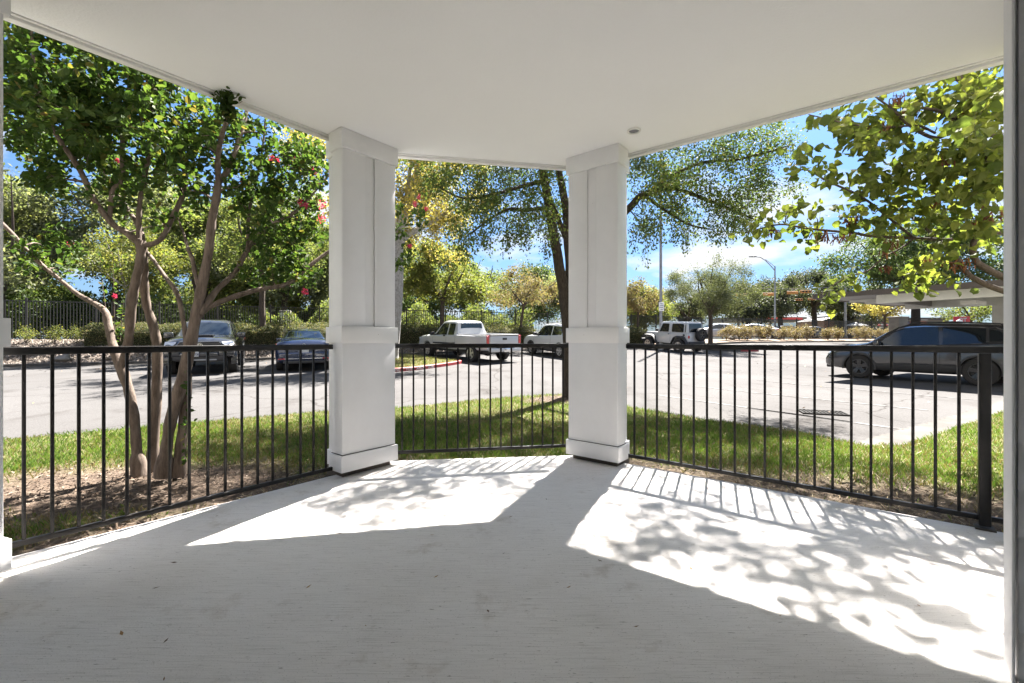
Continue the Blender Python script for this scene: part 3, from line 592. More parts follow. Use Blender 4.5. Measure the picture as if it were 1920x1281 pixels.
B_dark = bark('dark_bark', (0.014, 0.011, 0.009), (0.050, 0.039, 0.031), (14, 14, 3), 1.0, .04)
B_red = bark('redbud_bark', (0.028, 0.022, 0.018), (0.08, 0.063, 0.052), (14, 14, 5), .5, .01)
B_grey = bark('grey_bark', (0.14, 0.13, 0.12), (0.32, 0.31, 0.30), (7, 7, 3), .6, .02)
B_brown = bark('brown_bark', (0.03, 0.023, 0.018), (0.08, 0.062, 0.05), (10, 10, 3), .7, .02)
def px_path(rows, m=5):   # rows: px,py,depth,r(px)
    return spline([(*W3(a, b, d), r/826*d) for a, b, d, r in rows], m)
def blob_targets(blobs, dens, jd=.35):
    out = []
    for a, b, r, d in blobs:
        n = max(2, int(dens*r*r)); th = rng.uniform(0, 6.283, n); rr = r*np.sqrt(rng.random(n)); dd = d+rng.normal(0, jd, n)
        for k in range(n): out.append(W3(a+rr[k]*math.cos(th[k]), b+rr[k]*math.sin(th[k]), dd[k]))
    return np.array(out)
# ---------------------------------------------------- multi-trunk tree at the left railing
tr = empty('flowering_tree', W3(290, 892, 3.84), 0, 'multi-trunk tree with smooth tan bark and dark green leaves beyond the left railing', 'tree')
def child(o, root): o.parent = root; o.matrix_parent_inverse = Matrix.Translation(-root.location); return o
paths = dict(
 A=[(262, 893, 3.86, 15), (257, 850, 3.86, 12), (252, 790, 3.86, 11), (242, 735, 3.87, 11), (228, 690, 3.88, 12)],
 A1=[(228, 692, 3.88, 11), (213, 652, 3.92, 10), (203, 608, 3.98, 9), (193, 580, 4.02, 7.5), (148, 553, 4.1, 5), (113, 525, 4.15, 4.5), (72, 491, 4.2, 4.5), (45, 463, 4.2, 4), (10, 425, 4.2, 4.5), (-40, 380, 4.2, 4)],
 A2=[(228, 690, 3.88, 9), (241, 639, 3.84, 10), (246, 573, 3.8, 11), (254, 529, 3.78, 10), (264, 481, 3.76, 9.5), (260, 451, 3.75, 9)],
 A2a=[(260, 452, 3.75, 8), (236, 436, 3.72, 7.5), (211, 420, 3.7, 7), (176, 374, 3.62, 6.5), (151, 321, 3.55, 6), (116, 269, 3.46, 6), (91, 227, 3.4, 5.5), (75, 184, 3.36, 5), (64, 130, 3.32, 4), (58, 40, 3.3, 3), (50, -80, 3.3, 2)],
 A2b=[(260, 451, 3.75, 6), (262, 381, 3.78, 5.5), (277, 304, 3.8, 5), (286, 241, 3.83, 5), (281, 181, 3.86, 4.5), (272, 110, 3.9, 4), (270, 0, 3.95, 3), (280, -140, 4.0, 2)],
 A2c=[(262, 462, 3.75, 6), (299, 451, 3.82, 6), (323, 409, 3.9, 6), (346, 357, 3.98, 6), (346, 321, 4.0, 5.5), (335, 290, 4.02, 5), (348, 240, 4.05, 3.5), (360, 150, 4.1, 3), (372, 20, 4.15, 2)],
 A2d=[(205, 415, 3.7, 5), (211, 357, 3.68, 5), (228, 335, 3.67, 5), (230, 240, 3.66, 5), (240, 205, 3.66, 4.5), (242, 135, 3.66, 4), (236, 40, 3.7, 3), (220, -80, 3.75, 2)],
 B=[(287, 893, 3.98, 14), (286, 869, 3.98, 12), (292, 769, 3.98, 11), (295, 666, 3.98, 11), (289, 618, 3.97, 10), (275, 573, 3.95, 9.5), (270, 529, 3.93, 9), (272, 490, 3.92, 7), (262, 430, 3.95, 6), (230, 380, 4.1, 5), (190, 320, 4.3, 4), (150, 250, 4.5, 3)],
 B1=[(350, 650, 3.72, 7), (347, 621, 3.76, 6), (333, 553, 3.85, 5.5), (309, 518, 3.95, 4.5), (276, 474, 4.1, 4), (235, 440, 4.3, 3), (190, 400, 4.5, 2)],
 C=[(305, 895, 3.70, 16), (312, 840, 3.70, 13), (321, 786, 3.70, 13), (345, 700, 3.70, 14), (357, 645, 3.70, 13), (371, 573, 3.72, 12), (380, 529, 3.72, 11), (392, 467, 3.72, 10), (397, 415, 3.71, 9.5), (404, 381, 3.70, 9), (409, 345, 3.69, 8)],
 Cc=[(333, 893, 3.78, 14), (340, 830, 3.78, 12), (347, 769, 3.78, 11), (353, 700, 3.74, 9)],
 C1=[(409, 345, 3.69, 6.5), (409, 293, 3.6, 6), (416, 255, 3.42, 5.5), (424, 225, 3.2, 4), (429, 195, 3.05, 2.5)],
 C2=[(409, 345, 3.69, 6.5), (432, 311, 3.78, 6), (446, 269, 3.86, 5.5), (460, 220, 3.95, 5), (470, 160, 4.0, 4), (480, 60, 4.1, 3), (500, -60, 4.2, 2)],
 C3=[(374, 590, 3.72, 9), (405, 546, 3.85, 7), (440, 511, 3.98, 6), (464, 469, 4.1, 5.5), (481, 444, 4.18, 5), (520, 416, 4.3, 4.5), (551, 399, 4.4, 3.5), (590, 360, 4.5, 2.5), (640, 300, 4.6, 2)],
 C3b=[(464, 469, 4.1, 4), (467, 400, 4.2, 3.5), (480, 340, 4.25, 3), (492, 280, 4.3, 2.5), (500, 200, 4.35, 2)],
 C4=[(372, 592, 3.73, 9), (388, 578, 3.78, 7.5), (429, 560, 3.9, 6.5), (481, 544, 4.05, 6), (539, 532, 4.2, 5), (581, 498, 4.35, 4.5), (620, 470, 4.5, 4), (680, 440, 4.65, 3), (740, 420, 4.8, 2)],
 C5=[(378, 545, 3.72, 6), (369, 525, 3.72, 5.5), (361, 487, 3.74, 5), (354, 470, 3.76, 4.5), (345, 440, 3.9, 2.5), (330, 400, 4.1, 2)])
sk = {k: px_path(v) for k, v in paths.items()}; skel = np.vstack(list(sk.values()))
V, F = tubes_np([(p[:, :3], p[:, 3]*np.where(p[:, 2] < .1, .92, .74)*(1+.06*np.sin(np.arange(len(p))*1.7+p[0, 0]*9)+.05*np.sin(np.arange(len(p))*.7))) for p in sk.values()], 14)
VT, FT = V, F
bl = [(60, 110, 70, 3.7), (40, 200, 60, 3.9), (70, 290, 55, 4.0), (150, 130, 60, 3.6), (150, 210, 60, 3.8), (110, 200, 60, 3.3), (110, 440, 25, 4.3), (220, 170, 60, 3.6), (200, 260, 50, 4.0), (310, 180, 55, 3.8),
      (320, 260, 55, 3.9), (390, 230, 50, 4.0), (380, 300, 40, 3.9), (300, 330, 45, 4.2), (210, 320, 45, 4.3), (130, 485, 30, 4.4), (55, 475, 30, 4.3), (480, 280, 45, 4.2), (535, 310, 50, 4.4), (470, 370, 50, 4.3), (580, 320, 38, 4.5), (560, 290, 30, 4.4),
      (550, 400, 50, 4.5), (520, 470, 55, 4.5), (575, 450, 40, 4.6),  (560, 520, 40, 4.5), (480, 500, 35, 4.4), (300, 400, 25, 4.2), (170, 300, 40, 3.7), (270, 230, 45, 3.7), (90, 350, 40, 3.6), (450, 330, 35, 4.0),
      (445, 230, 30, 3.8), (250, 330, 35, 3.8), (370, 370, 30, 4.0), (290, 130, 50, 3.6), (20, 140, 50, 3.4), (770, 420, 28, 4.85), (752, 380, 18, 4.85), (755, 480, 22, 4.8), (735, 440, 25, 4.8), (225, 375, 28, 3.9), (500, 425, 40, 4.2),
      (340, 300, 45, 3.7), (180, 240, 45, 3.5), (410, 260, 35, 3.7), (60, 180, 45, 3.5), (530, 360, 40, 4.3), (110, 300, 45, 3.9)]
top = [(a, b, 75, d) for a, b, d in ((0, 30, 3.6), (120, 20, 3.7), (240, 40, 3.8), (340, 60, 3.9), (440, 100, 4.2), (60, -80, 3.8), (200, -80, 3.9), (330, -60, 4.1), (450, 0, 4.3), (-80, 100, 4.0), (-80, 260, 4.2), (550, 180, 4.4), (620, 250, 4.6), (260, -200, 4.2), (400, -180, 4.4), (100, -200, 4.0))]
T = blob_targets(bl, .0112, .28); T2 = blob_targets(top, .005, .4); T = np.vstack([T, T2])
# leave the porch itself free of leaves (nothing nearer than the soffit line, bar the sprig)
def clear(T, m=.22):
    a = np.array([-2.615, 2.30]); dr_ = np.array([1.037, 1.32]); dr_ = dr_/np.linalg.norm(dr_); nrm = np.array([-dr_[1], dr_[0]]); return T[((T[:, :2]-a)@nrm) > m]
T = clear(T)
tw = attach(skel, T, .012, wig=.10, up=.3)
V1, F1 = tubes_np(tw, 4)
spr = []   # the upright sprig that pokes up under the soffit, and slender shoots
for sx, sy, ex, ey, d in ((424, 228, 431, 168, 2.98), (422, 232, 420, 178, 3.0), (540, 310, 600, 345, 4.0), (440, 265, 560, 300, 3.9), (355, 800, 351, 700, 3.6), (348, 870, 352, 790, 3.62), (205, 640, 185, 470, 4.0), (215, 650, 212, 470, 4.1), (225, 640, 232, 560, 4.0)):
    a = np.array(W3(sx, sy, d+.03)); b = np.array(W3(ex, ey, d)); k = np.linspace(0, 1, 6)[:, None]; spr.append((a*(1-k)+b*k, np.linspace(.004, .0012, 6)))
V3, F3 = tubes_np(spr, 4)
child(np_mesh('trunk', np.vstack([VT, V1, V3]), np.vstack([FT, F1+len(VT), F3+len(VT)+len(V1)]), B_crape, smooth=True), tr)
V, F = leaves_on(tw, 17, .035, .062, LOVAL, tmin=.25, jit=.5)
V2, F2 = leaves_on(spr, 34, .012, .040, LOVAL, tmin=0, jit=.6); V4, F4 = leaves_on(spr[:2], 70, .026, .048, LOVAL, tmin=0, jit=.7); F2 = np.vstack([F2, F4+len(V2)]); V2 = np.vstack([V2, V4])
child(np_mesh('crown', np.vstack([V, V2]), np.vstack([F, F2+len(V)]), L_crape), tr)
def petals(name, spots, root, size=.018, n=60):
    Vs = []; Fs = []; b = 0
    for px, py, d, r in spots:
        P = ball(W3(px, py, d), r/826*d, n, 1.3); v_, f_ = leaf_geo(P, rng.normal(size=(n, 3)), rng.normal(size=(n, 3)), size*rng.uniform(.6, 1.3, n), LDIA); v_ = v_; Vs.append(v_); Fs.append(f_+b); b += len(v_)
    return child(np_mesh(name, np.vstack(Vs), np.vstack(Fs), M_pink), root)
petals('blossom', [(603, 386, 4.0, 8), (602, 410, 4.0, 8), (564, 380, 4.3, 6), (575, 385, 4.3, 4), (510, 296, 4.1, 5), (572, 547, 4.4, 6), (520, 300, 4.2, 3), (552, 300, 4.2, 4), (455, 340, 4.0, 4), (220, 302, 3.8, 3), (598, 345, 4.3, 4), (778, 382, 4.8, 4), (800, 392, 4.8, 3), (786, 370, 4.8, 4), (132, 458, 4.3, 3), (215, 555, 4.0, 3), (590, 320, 4.2, 4), (768, 462, 4.8, 3)], tr)
# ---------------------------------------------------- redbud reaching in from the right
base = (6.1, 4.9)
rb = empty('heart_leaf_tree', (base[0], base[1], -.12), 0, 'tree with big lime green leaves and brown seed pods reaching in from the right', 'tree')
def bp(rows): return px_path(rows)
rsk = dict(
 T=spline([(6.1, 4.9, -.15, .15), (6.1, 4.9, .5, .12), (6.0, 4.85, 1.1, .11), (5.9, 4.8, 1.5, .10)], 5),
 T2=spline([(6.0, 4.85, 1.1, .09), (6.2, 4.9, 2.0, .08), (6.3, 5.0, 3.0, .06), (6.2, 5.1, 4.2, .04), (6.0, 5.2, 5.2, .02)], 5),
 R1=np.vstack([spline([(5.9, 4.8, 1.4, .05), (5.5, 4.75, 1.55, .038), W3(1884, 547, 4.7)+(.028,)], 4), bp([(1884, 547, 4.7, 5), (1849, 534, 4.7, 5), (1817, 516, 4.7, 4.5), (1797, 492, 4.75, 5), (1785, 470, 4.8, 4), (1750, 440, 4.9, 3), (1700, 400, 5.0, 2)])]),
 R2=np.vstack([spline([(6.0, 4.85, 1.3, .06), (5.6, 4.7, 1.65, .05), W3(1884, 521, 4.6)+(.035,)], 4), bp([(1884, 521, 4.6, 6), (1853, 506, 4.6, 6), (1829, 488, 4.6, 5.5), (1825, 456, 4.55, 5), (1841, 421, 4.5, 5), (1850, 370, 4.4, 4), (1849, 300, 4.3, 4), (1830, 255, 4.25, 4), (1801, 227, 4.2, 4), (1754, 207, 4.2, 3), (1700, 200, 4.2, 2)])]),
 R3=np.vstack([spline([(6.2, 4.9, 1.9, .05), (5.7, 4.8, 2.1, .04), W3(1884, 437, 4.8)+(.02,)], 4), bp([(1884, 437, 4.8, 3.5), (1833, 437, 4.8, 3.5), (1785, 449, 4.8, 3), (1714, 447, 4.8, 3), (1635, 443, 4.8, 2.6), (1599, 437, 4.8, 2.5), (1516, 429, 4.85, 2), (1461, 421, 4.9, 1.6), (1398, 437, 4.95, 1.2)])]),
 R4=bp([(1714, 447, 4.8, 2.2), (1667, 409, 4.7, 2.2), (1615, 369, 4.65, 2), (1556, 342, 4.6, 1.8), (1508, 318, 4.6, 1.3), (1480, 335, 4.6, 1)]),
 R5=np.vstack([spline([(6.25, 5.0, 2.8, .045), (5.6, 4.7, 3.0, .035), W3(1884, 262, 4.5)+(.025,)], 4), bp([(1884, 262, 4.5, 4.5), (1849, 250, 4.5, 4), (1801, 240, 4.5, 3.5), (1754, 259, 4.5, 3.2), (1706, 235, 4.5, 3), (1675, 207, 4.5, 2.2), (1640, 180, 4.5, 1.5)])]),
 R6=bp([(1754, 250, 4.5, 2), (1720, 236, 4.5, 2), (1657, 239, 4.5, 1.6), (1590, 232, 4.55, 1.4), (1516, 215, 4.6, 1)]),
 R7=bp([(1714, 447, 4.8, 2), (1690, 465, 4.8, 1.6), (1655, 484, 4.8, 1.4), (1627, 508, 4.8, 1.3), (1588, 520, 4.8, 1.2), (1556, 540, 4.8, 1.1), (1540, 552, 4.8, 1)]),
 R8=spline([(6.3, 5.0, 3.0, .05), (5.2, 5.0, 4.0, .04), (4.2, 5.2, 4.6, .03), (3.2, 5.4, 5.0, .02), (2.2, 5.5, 5.2, .01)], 6),
 R9=spline([(6.2, 4.9, 2.0, .05), (5.6, 4.2, 3.2, .04), (4.9, 3.8, 4.2, .03), (4.4, 3.7, 4.9, .015)], 6))
rskel = np.vstack(list(rsk.values()))
V, F = tubes_np([(p[:, :3], p[:, 3]) for p in rsk.values()], 9); VT, FT = V, F
bl = [(1860, 165, 40, 4.3), (1800, 185, 45, 4.3), (1730, 190, 40, 4.4), (1660, 205, 35, 4.5), (1600, 225, 30, 4.6), (1545, 228, 24, 4.6), (1860, 250, 50, 4.1), (1790, 270, 50, 4.3), (1715, 275, 40, 4.5), (1650, 285, 35, 4.6), (1600, 265, 26, 4.6), (1575, 255, 22, 4.6),
      (1518, 285, 15, 4.6), (1500, 312, 18, 4.6), (1478, 330, 15, 4.6), (1545, 330, 26, 4.6), (1620, 350, 36, 4.65), (1700, 350, 50, 4.6), (1780, 360, 50, 4.5), (1850, 350, 50, 4.2), (1480, 395, 25, 4.9), (1430, 415, 22, 4.9), (1396, 440, 14, 4.95),
      (1530, 400, 22, 4.8), (1610, 405, 28, 4.75), (1680, 410, 42, 4.7), (1760, 425, 45, 4.6), (1840, 430, 40, 4.4), (1500, 440, 18, 4.9), (1540, 455, 16, 4.85), (1600, 450, 16, 4.8), (1720, 500, 28, 4.7), (1705, 535, 22, 4.7), (1770, 480, 30, 4.6), (1790, 545, 14, 4.6), (1740, 550, 12, 4.6),
      (1556, 545, 16, 4.8), (1540, 556, 11, 4.8), (1592, 520, 10, 4.8), (1450, 440, 14, 4.9), (1660, 250, 26, 4.5), (1740, 310, 36, 4.2), (1830, 200, 40, 3.9), (1840, 300, 45, 3.9), (1650, 325, 28, 4.6)]
T = blob_targets([(a, b, r_*.92, d) for a, b, r_, d in bl], .0125, .25)
T = np.vstack([T, ball((4.6, 4.8, 4.6), 1.3, 90), ball((3.1, 5.3, 5.0), 1.0, 46), ball((2.2, 5.5, 5.2), .6, 22), ball((5.8, 5.2, 5.2), 1.3, 70), ball((4.6, 3.9, 4.6), .7, 36), ball((2.95, 4.6, 4.7), .75, 40), ball((3.6, 4.3, 4.7), .6, 26), ball((6.6, 5.6, 3.8), 1.3, 60)])
a_ = np.array([1.088, 4.03]); d_ = unit(np.array([1.872, -1.388])); n_ = np.array([-d_[1], d_[0]]); T = T[((T[:, :2]-a_)@n_) > .3]
tw = attach(rskel, T, .010, wig=.12); V, F = tubes_np(tw, 4); child(np_mesh('trunk', np.vstack([VT, V]), np.vstack([FT, F+len(VT)]), B_red, smooth=True), rb)
V, F = leaves_on(tw, 5, .055, .087, LHEART, hang=.35, tmin=.2, flat=.55, jit=.75); child(np_mesh('crown', V, F, L_redbud), rb)
Vs = []; Fs = []; bb = 0
LPOD = (np.array([(0, 0, 0), (.2, .09, .02), (.8, .09, .01), (1, 0, 0), (.8, -.09, .01), (.2, -.09, .02)]), np.array([(0, 3, 2, 1), (0, 5, 4, 3)]))
for px, py, w_, d in ((1700, 200, 30, 4.5), (1815, 205, 25, 4.2), (1650, 240, 22, 4.5), (1602, 408, 16, 4.7), (1545, 438, 22, 4.75), (1580, 445, 18, 4.75), (1665, 468, 12, 4.7), (1672, 452, 16, 4.7), (1855, 395, 26, 4.3), (1835, 410, 22, 4.3), (1800, 492, 24, 4.6), (1755, 370, 22, 4.5), (1740, 488, 20, 4.6), (1450, 432, 14, 4.85), (1768, 300, 20, 4.3), (1660, 500, 10, 4.7), (1870, 300, 14, 4.1), (1690, 180, 16, 4.4)):
    n = int(w_*1.5); P = ball(W3(px, py, d), w_/826*d, n, .5); v_, f_ = leaf_geo(P, np.array([0, 0, -1.0])+rng.normal(0, .3, (n, 3)), rng.normal(size=(n, 3)), .075*rng.uniform(.7, 1.2, n), LPOD); kk = np.linspace(0, 1, 5)[:, None]; c0 = np.array(W3(px-w_, py, d)); c1 = np.array(W3(px+w_, py, d)); v2_, f2_ = tubes_np([(c0*(1-kk)+c1*kk, np.full(5, .004))], 4); child(np_mesh('seed_pods', np.vstack([v_, v2_]), np.vstack([f_, f2_+len(v_)]), M_pod), rb)
# ---------------------------------------------------- dark-trunk tree in the middle of the lawn
ek = empty('shade_tree', W3(1068, 747, 9.15), 0, 'dark barked tree with small olive leaves standing in mulch by the second white column', 'tree')
esk = dict(
 T=bp([(1072, 772, 9.15, 26), (1072, 750, 9.15, 20), (1072, 725, 9.15, 16), (1070, 690, 9.15, 15), (1069, 640, 9.15, 14), (1066, 590, 9.15, 15), (1060, 545, 9.15, 14)]),
 T1=bp([(1062, 560, 9.15, 12), (1050, 510, 9.1, 10), (1045, 477, 9.05, 9.5), (1036, 430, 9.0, 9), (1027, 373, 8.95, 8.5), (1020, 330, 8.9, 8), (1012, 270, 8.9, 7), (1000, 180, 8.8, 5), (980, 60, 8.6, 3), (970, -40, 8.5, 2)]),
 T2=bp([(1066, 560, 9.15, 9), (1068, 500, 9.2, 8), (1064, 450, 9.25, 8), (1062, 400, 9.3, 7.5), (1054, 350, 9.35, 7), (1047, 310, 9.4, 6.5), (1050, 220, 9.5, 5), (1070, 100, 9.6, 3)]),
 T3=bp([(1064, 455, 9.2, 5), (1052, 425, 9.2, 5), (1040, 395, 9.2, 5), (1030, 370, 9.2, 4)]),
 L1=bp([(1030, 392, 8.95, 5), (1010, 391, 8.8, 4), (983, 395, 8.6, 3.5), (955, 392, 8.4, 3), (920, 410, 8.2, 2.2), (880, 440, 8.1, 1.5)]),
 L2=bp([(1021, 340, 8.9, 5), (1000, 344, 8.7, 4), (978, 350, 8.5, 3.5), (927, 364, 8.2, 3), (870, 372, 8.0, 2), (820, 350, 7.9, 1.5)]),
 L3=bp([(1014, 290, 8.9, 5), (960, 260, 8.6, 4), (900, 250, 8.3, 3), (840, 260, 8.1, 2), (790, 300, 8.0, 1.2)]),
 R1=bp([(1066, 520, 9.15, 9), (1110, 460, 9.1, 8), (1150, 420, 9.0, 7), (1184, 386, 8.9, 6.5), (1205, 366, 8.8, 6), (1259, 353, 8.7, 4), (1318, 372, 8.6, 3.2), (1366, 391, 8.5, 2.5), (1417, 413, 8.4, 1.6)]),
 R2=bp([(1195, 375, 8.9, 4), (1260, 330, 8.8, 3.4), (1318, 305, 8.8, 3), (1378, 300, 8.7, 2.5), (1440, 285, 8.6, 2), (1490, 270, 8.6, 1.2)]),
 R3=bp([(1060, 400, 9.2, 6), (1110, 320, 9.0, 5), (1180, 230, 9.0, 4), (1260, 160, 8.9, 3), (1340, 120, 8.8, 2)]),
 R4=bp([(1205, 366, 8.8, 3), (1240, 390, 8.6, 2.4), (1290, 420, 8.5, 2), (1330, 430, 8.4, 1.4)]))
eskel = np.vstack(list(esk.values())); V, F = tubes_np([(p[:, :3], p[:, 3]) for p in esk.values()], 12); VT, FT = V, F
bl = [(825, 335, 38, 8.2), (870, 345, 42, 8.2), (925, 345, 45, 8.5), (985, 335, 42, 8.7), (1040, 330, 35, 9.3), (890, 395, 36, 8.2), (945, 400, 42, 8.4), (1000, 385, 40, 8.6), (1042, 400, 28, 9.2), (915, 440, 24, 8.2), (975, 435, 26, 8.4), (1020, 440, 22, 8.6), (860, 430, 24, 8.1), (868, 480, 18, 8.0),
      (1215, 335, 40, 8.8), (1275, 320, 45, 8.8), (1340, 305, 45, 8.7), (1405, 285, 40, 8.6), (1460, 262, 35, 8.6), (1230, 395, 40, 8.6), (1300, 370, 45, 8.6), (1370, 355, 45, 8.5), (1430, 355, 30, 8.4), (1285, 425, 26, 8.5), (1350, 415, 34, 8.4), (1405, 415, 24, 8.4), (1208, 435, 24, 8.6), (1480, 345, 20, 8.5), (1425, 320, 30, 8.5), (1390, 385, 26, 8.4),
      (1200, 300, 35, 8.9), (1250, 360, 40, 8.7)]
T = blob_targets(bl, .0145, .55)
up = np.vstack([ball(W3(x, y, d), r, n) for x, y, d, r, n in ((900, 230, 8.4, 1.5, 150), (1010, 180, 8.8, 1.7, 170), (1120, 170, 9.2, 1.7, 140), (1240, 200, 8.9, 1.6, 150), (1360, 190, 8.8, 1.3, 90), (1050, 20, 9.0, 1.8, 130), (940, 90, 8.6, 1.4, 80), (1200, 60, 9.1, 1.5, 80), (800, 250, 8.2, 1.0, 50))]+[ball((.9, 6.5, 5.7), 1.15, 80), ball((1.9, 7.0, 6.3), 1.1, 46), ball((3.4, 7.2, 6.4), 1.4, 90), ball((.1, 6.9, 5.6), 1.0, 60), ball((4.6, 7.6, 6.6), 1.4, 80), ball((2.9, 6.2, 6.0), 1.0, 50), ball((3.9, 6.0, 6.2), 1.2, 70), ball((2.1, 6.0, 5.7), .6, 14), ball((5.2, 6.6, 6.4), 1.2, 50)])
T = np.vstack([T, up]); tw = attach(eskel, T, .018, wig=.15, droop=.12)
strand = []
for px, y0, y1, d in ((948, 440, 484, 8.2), (955, 430, 470, 8.3), (984, 430, 478, 8.4), (978, 440, 466, 8.4), (1024, 440, 490, 8.6), (1032, 440, 480, 8.6), (1290, 420, 482, 8.4), (1282, 430, 468, 8.4), (1345, 430, 462, 8.4), (1206, 440, 500, 8.5), (1190, 430, 476, 8.5), (1222, 430, 470, 8.5), (1240, 420, 455, 8.5), (865, 440, 500, 8.0), (878, 450, 490, 8.0), (905, 440, 474, 8.1), (1320, 420, 450, 8.4), (1400, 420, 450, 8.3), (1262, 430, 466, 8.4), (1045, 430, 470, 9), (1375, 420, 446, 8.3)):
    for _ in range(2):
        a = np.array(W3(px+rng.normal(0, 4), y0-10, d+rng.normal(0, .2))); b = np.array(W3(px+rng.normal(0, 6), y1-rng.uniform(0, 10), d)); k = np.linspace(0, 1, 6)[:, None]; m = a*(1-k)+b*k; m[:, 0] += np.sin(k[:, 0]*3)*.05; strand.append((m, np.linspace(.005, .0015, 6)))
V, F = tubes_np(tw+strand, 4); child(np_mesh('trunk', np.vstack([VT, V]), np.vstack([FT, F+len(VT)]), B_dark, smooth=True), ek)
V, F = leaves_on(tw, 58, .11, .060, LDIA, hang=.3, tmin=.0, jit=.6); V2, F2 = leaves_on(strand, 42, .05, .062, LDIA, hang=.6, tmin=0, jit=.7)
child(np_mesh('crown', np.vstack([V, V2]), np.vstack([F, F2+len(V)]), L_elm), ek)
# ---------------------------------------------------- general trees
def tree(name, x, y, h, cr, cz, ch, tr_r, nt_, per, size, lm, bm_, lab, group=None, lean=(0, 0), clumps=26, limbs=7, shp=LDIA, spread=None, hang=0, seed=None, z0=None, droop=.05, fork=.35):
    """h: total height, cr: crown radius, cz: crown centre height, ch: crown half height"""
    global rng
    keep = rng; rng = np.random.default_rng(seed if seed is not None else int(abs(x*131+y*977)) % 99991)
    z = H(x, y)+(.05 if z0 is None else z0); root = empty(name, (x, y, z), 0, lab, 'tree', group)
    fk = np.array([lean[0]*fork, lean[1]*fork, cz-ch*.75]); S = [spline([(0, 0, -.1, tr_r*1.35), (0, 0, .25, tr_r*1.02), (fk[0]*.5+rng.normal(0, .04), fk[1]*.5, fk[2]*.55, tr_r*.9), (*fk, tr_r*.8)], 4)]
    cc = np.array([lean[0], lean[1], cz])
    for i in range(limbs):
        a = 6.283*i/limbs+rng.normal(0, .3); el = rng.uniform(.15, 1.2); e = cc+np.array([math.cos(a)*math.cos(el)*cr*.75, math.sin(a)*math.cos(el)*cr*.75, math.sin(el)*ch*.85])
        m = fk*.5+e*.5+rng.normal(0, .08*cr, 3); S.append(spline([(*fk, tr_r*.62), (*(fk*.75+m*.25+[0, 0, .05*ch]), tr_r*.5), (*m, tr_r*.32), (*e, tr_r*.1)], 5))
    sk_ = np.vstack(S)
    cl = unit(rng.normal(size=(clumps, 3))); cl[:, 2] = cl[:, 2]*.9+.1; cl = cc+cl*np.array([cr, cr, ch])*rng.uniform(.40, .98, (clumps, 1)); rad = rng.uniform(.13, .34, clumps)*cr
    T = np.vstack([ball(cl[i], rad[i], max(3, int(nt_/clumps)), .75) for i in range(clumps)])
    pz = attach(sk_, T, tr_r*.25, wig=.14, seg=4, droop=droop)
    V, F = tubes_np([(p[:, :3], p[:, 3]) for p in S], 8); V2, F2 = tubes_np(pz, 3)
    o = np_mesh('trunk', np.vstack([V, V2]), np.vstack([F, F2+len(V)]), bm_, root, smooth=True)
    V, F = leaves_on(pz, per, spread or size*1.3, size, shp, hang=hang, tmin=.1, jit=.7); np_mesh('crown', V, F, lm, root)
    rng = keep; return root
# on the island and by the fence
tree('island_tree', -5.35, 19.6, 10, 5.0, 7.6, 3.3, .30, 700, 44, .15, L_yellow, B_grey, 'pale grey barked tree with yellow leaves rising beside the left white column', clumps=34, lean=(.8, 0), seed=3)
tree('roadside_tree', -4.0, 25.4, 7, 3.1, 3.9, 1.9, .16, 560, 46, .15, L_lime, B_brown, 'yellow green tree behind the white pickup, its dark trunk against the fence', clumps=26, seed=5)
tree('roadside_tree', 0.55, 27.4, 5, 2.8, 3.3, 1.3, .10, 340, 22, .14, L_rust, B_brown, 'small tree with rusty brown leaves behind the tailgate of the white pickup', clumps=20, lean=(.5, 0), seed=8)
tree('roadside_tree', 9.0, 31.4, 4.2, 2.0, 3.0, 1.1, .09, 280, 24, .15, L_rust, B_brown, 'small rusty leaved tree just right of the right white column', clumps=18, seed=9)
tree('wispy_tree', 12.75, 28.3, 6, 2.7, 3.6, 1.95, .15, 760, 44, .13, L_wisp, B_brown, 'round wispy grey green tree directly behind the white off-road vehicle', clumps=44, shp=LLONG, spread=.16, seed=12, limbs=10)
tree('berm_tree', -12.6, 22.3, 7.5, 3.3, 5.2, 2.3, .15, 520, 44, .14, L_green, B_brown, 'slim dark trunk tree between the grey pickup and the navy car', clumps=26, seed=15)
tree('berm_tree', -17.2, 19.7, 5.2, 2.2, 3.8, 1.7, .07, 320, 36, .12, L_lime, B_grey, 'thin pale trunk tree in the hedge behind the multi-trunk tree', clumps=18, seed=16)
# beyond the fence, left to centre
far = [(-34, 27, 11, 5.5, 6.5, L_green, 'broad green'), (-27, 30, 12.5, 5.6, 7.5, L_silver, 'bright silvery green'), (-24, 36, 13, 6.0, 8.0, L_silver, 'tall pale green'), (-31, 40, 14, 6.0, 9.0, L_silver, 'pale silvery'),
       (-18, 33, 8, 4.2, 5.0, L_lime, 'low yellow green'), (-14, 38, 9.5, 5.0, 5.6, L_green, 'rounded green'), (-9, 37, 8, 4.0, 4.6, L_dark, 'low dark'), (-4, 42, 8.5, 4.5, 5.0, L_green, 'medium green'),
       (2.0, 46, 8, 4.5, 4.4, L_dark, 'dark bushy'), (5.5, 39, 6.6, 3.0, 4.2, L_silver, 'pale feathery'), (9.5, 52, 7, 4.5, 3.6, L_dark, 'dark spreading'), (-40, 34, 12, 6, 7, L_lime, 'far left yellow green'), (13.6, 45, 5, 3.2, 3.0, L_lime, 'small yellow green'), (-20.5, 29, 9.5, 4.6, 5.2, L_green, 'mid green'), (-15.5, 30, 10, 4.4, 5.8, L_silver, 'soft grey green'), (-29, 25, 11, 5.0, 6.2, L_silver, 'shady green'), (-10.5, 44, 11, 5.5, 6, L_green, 'tall rounded')]
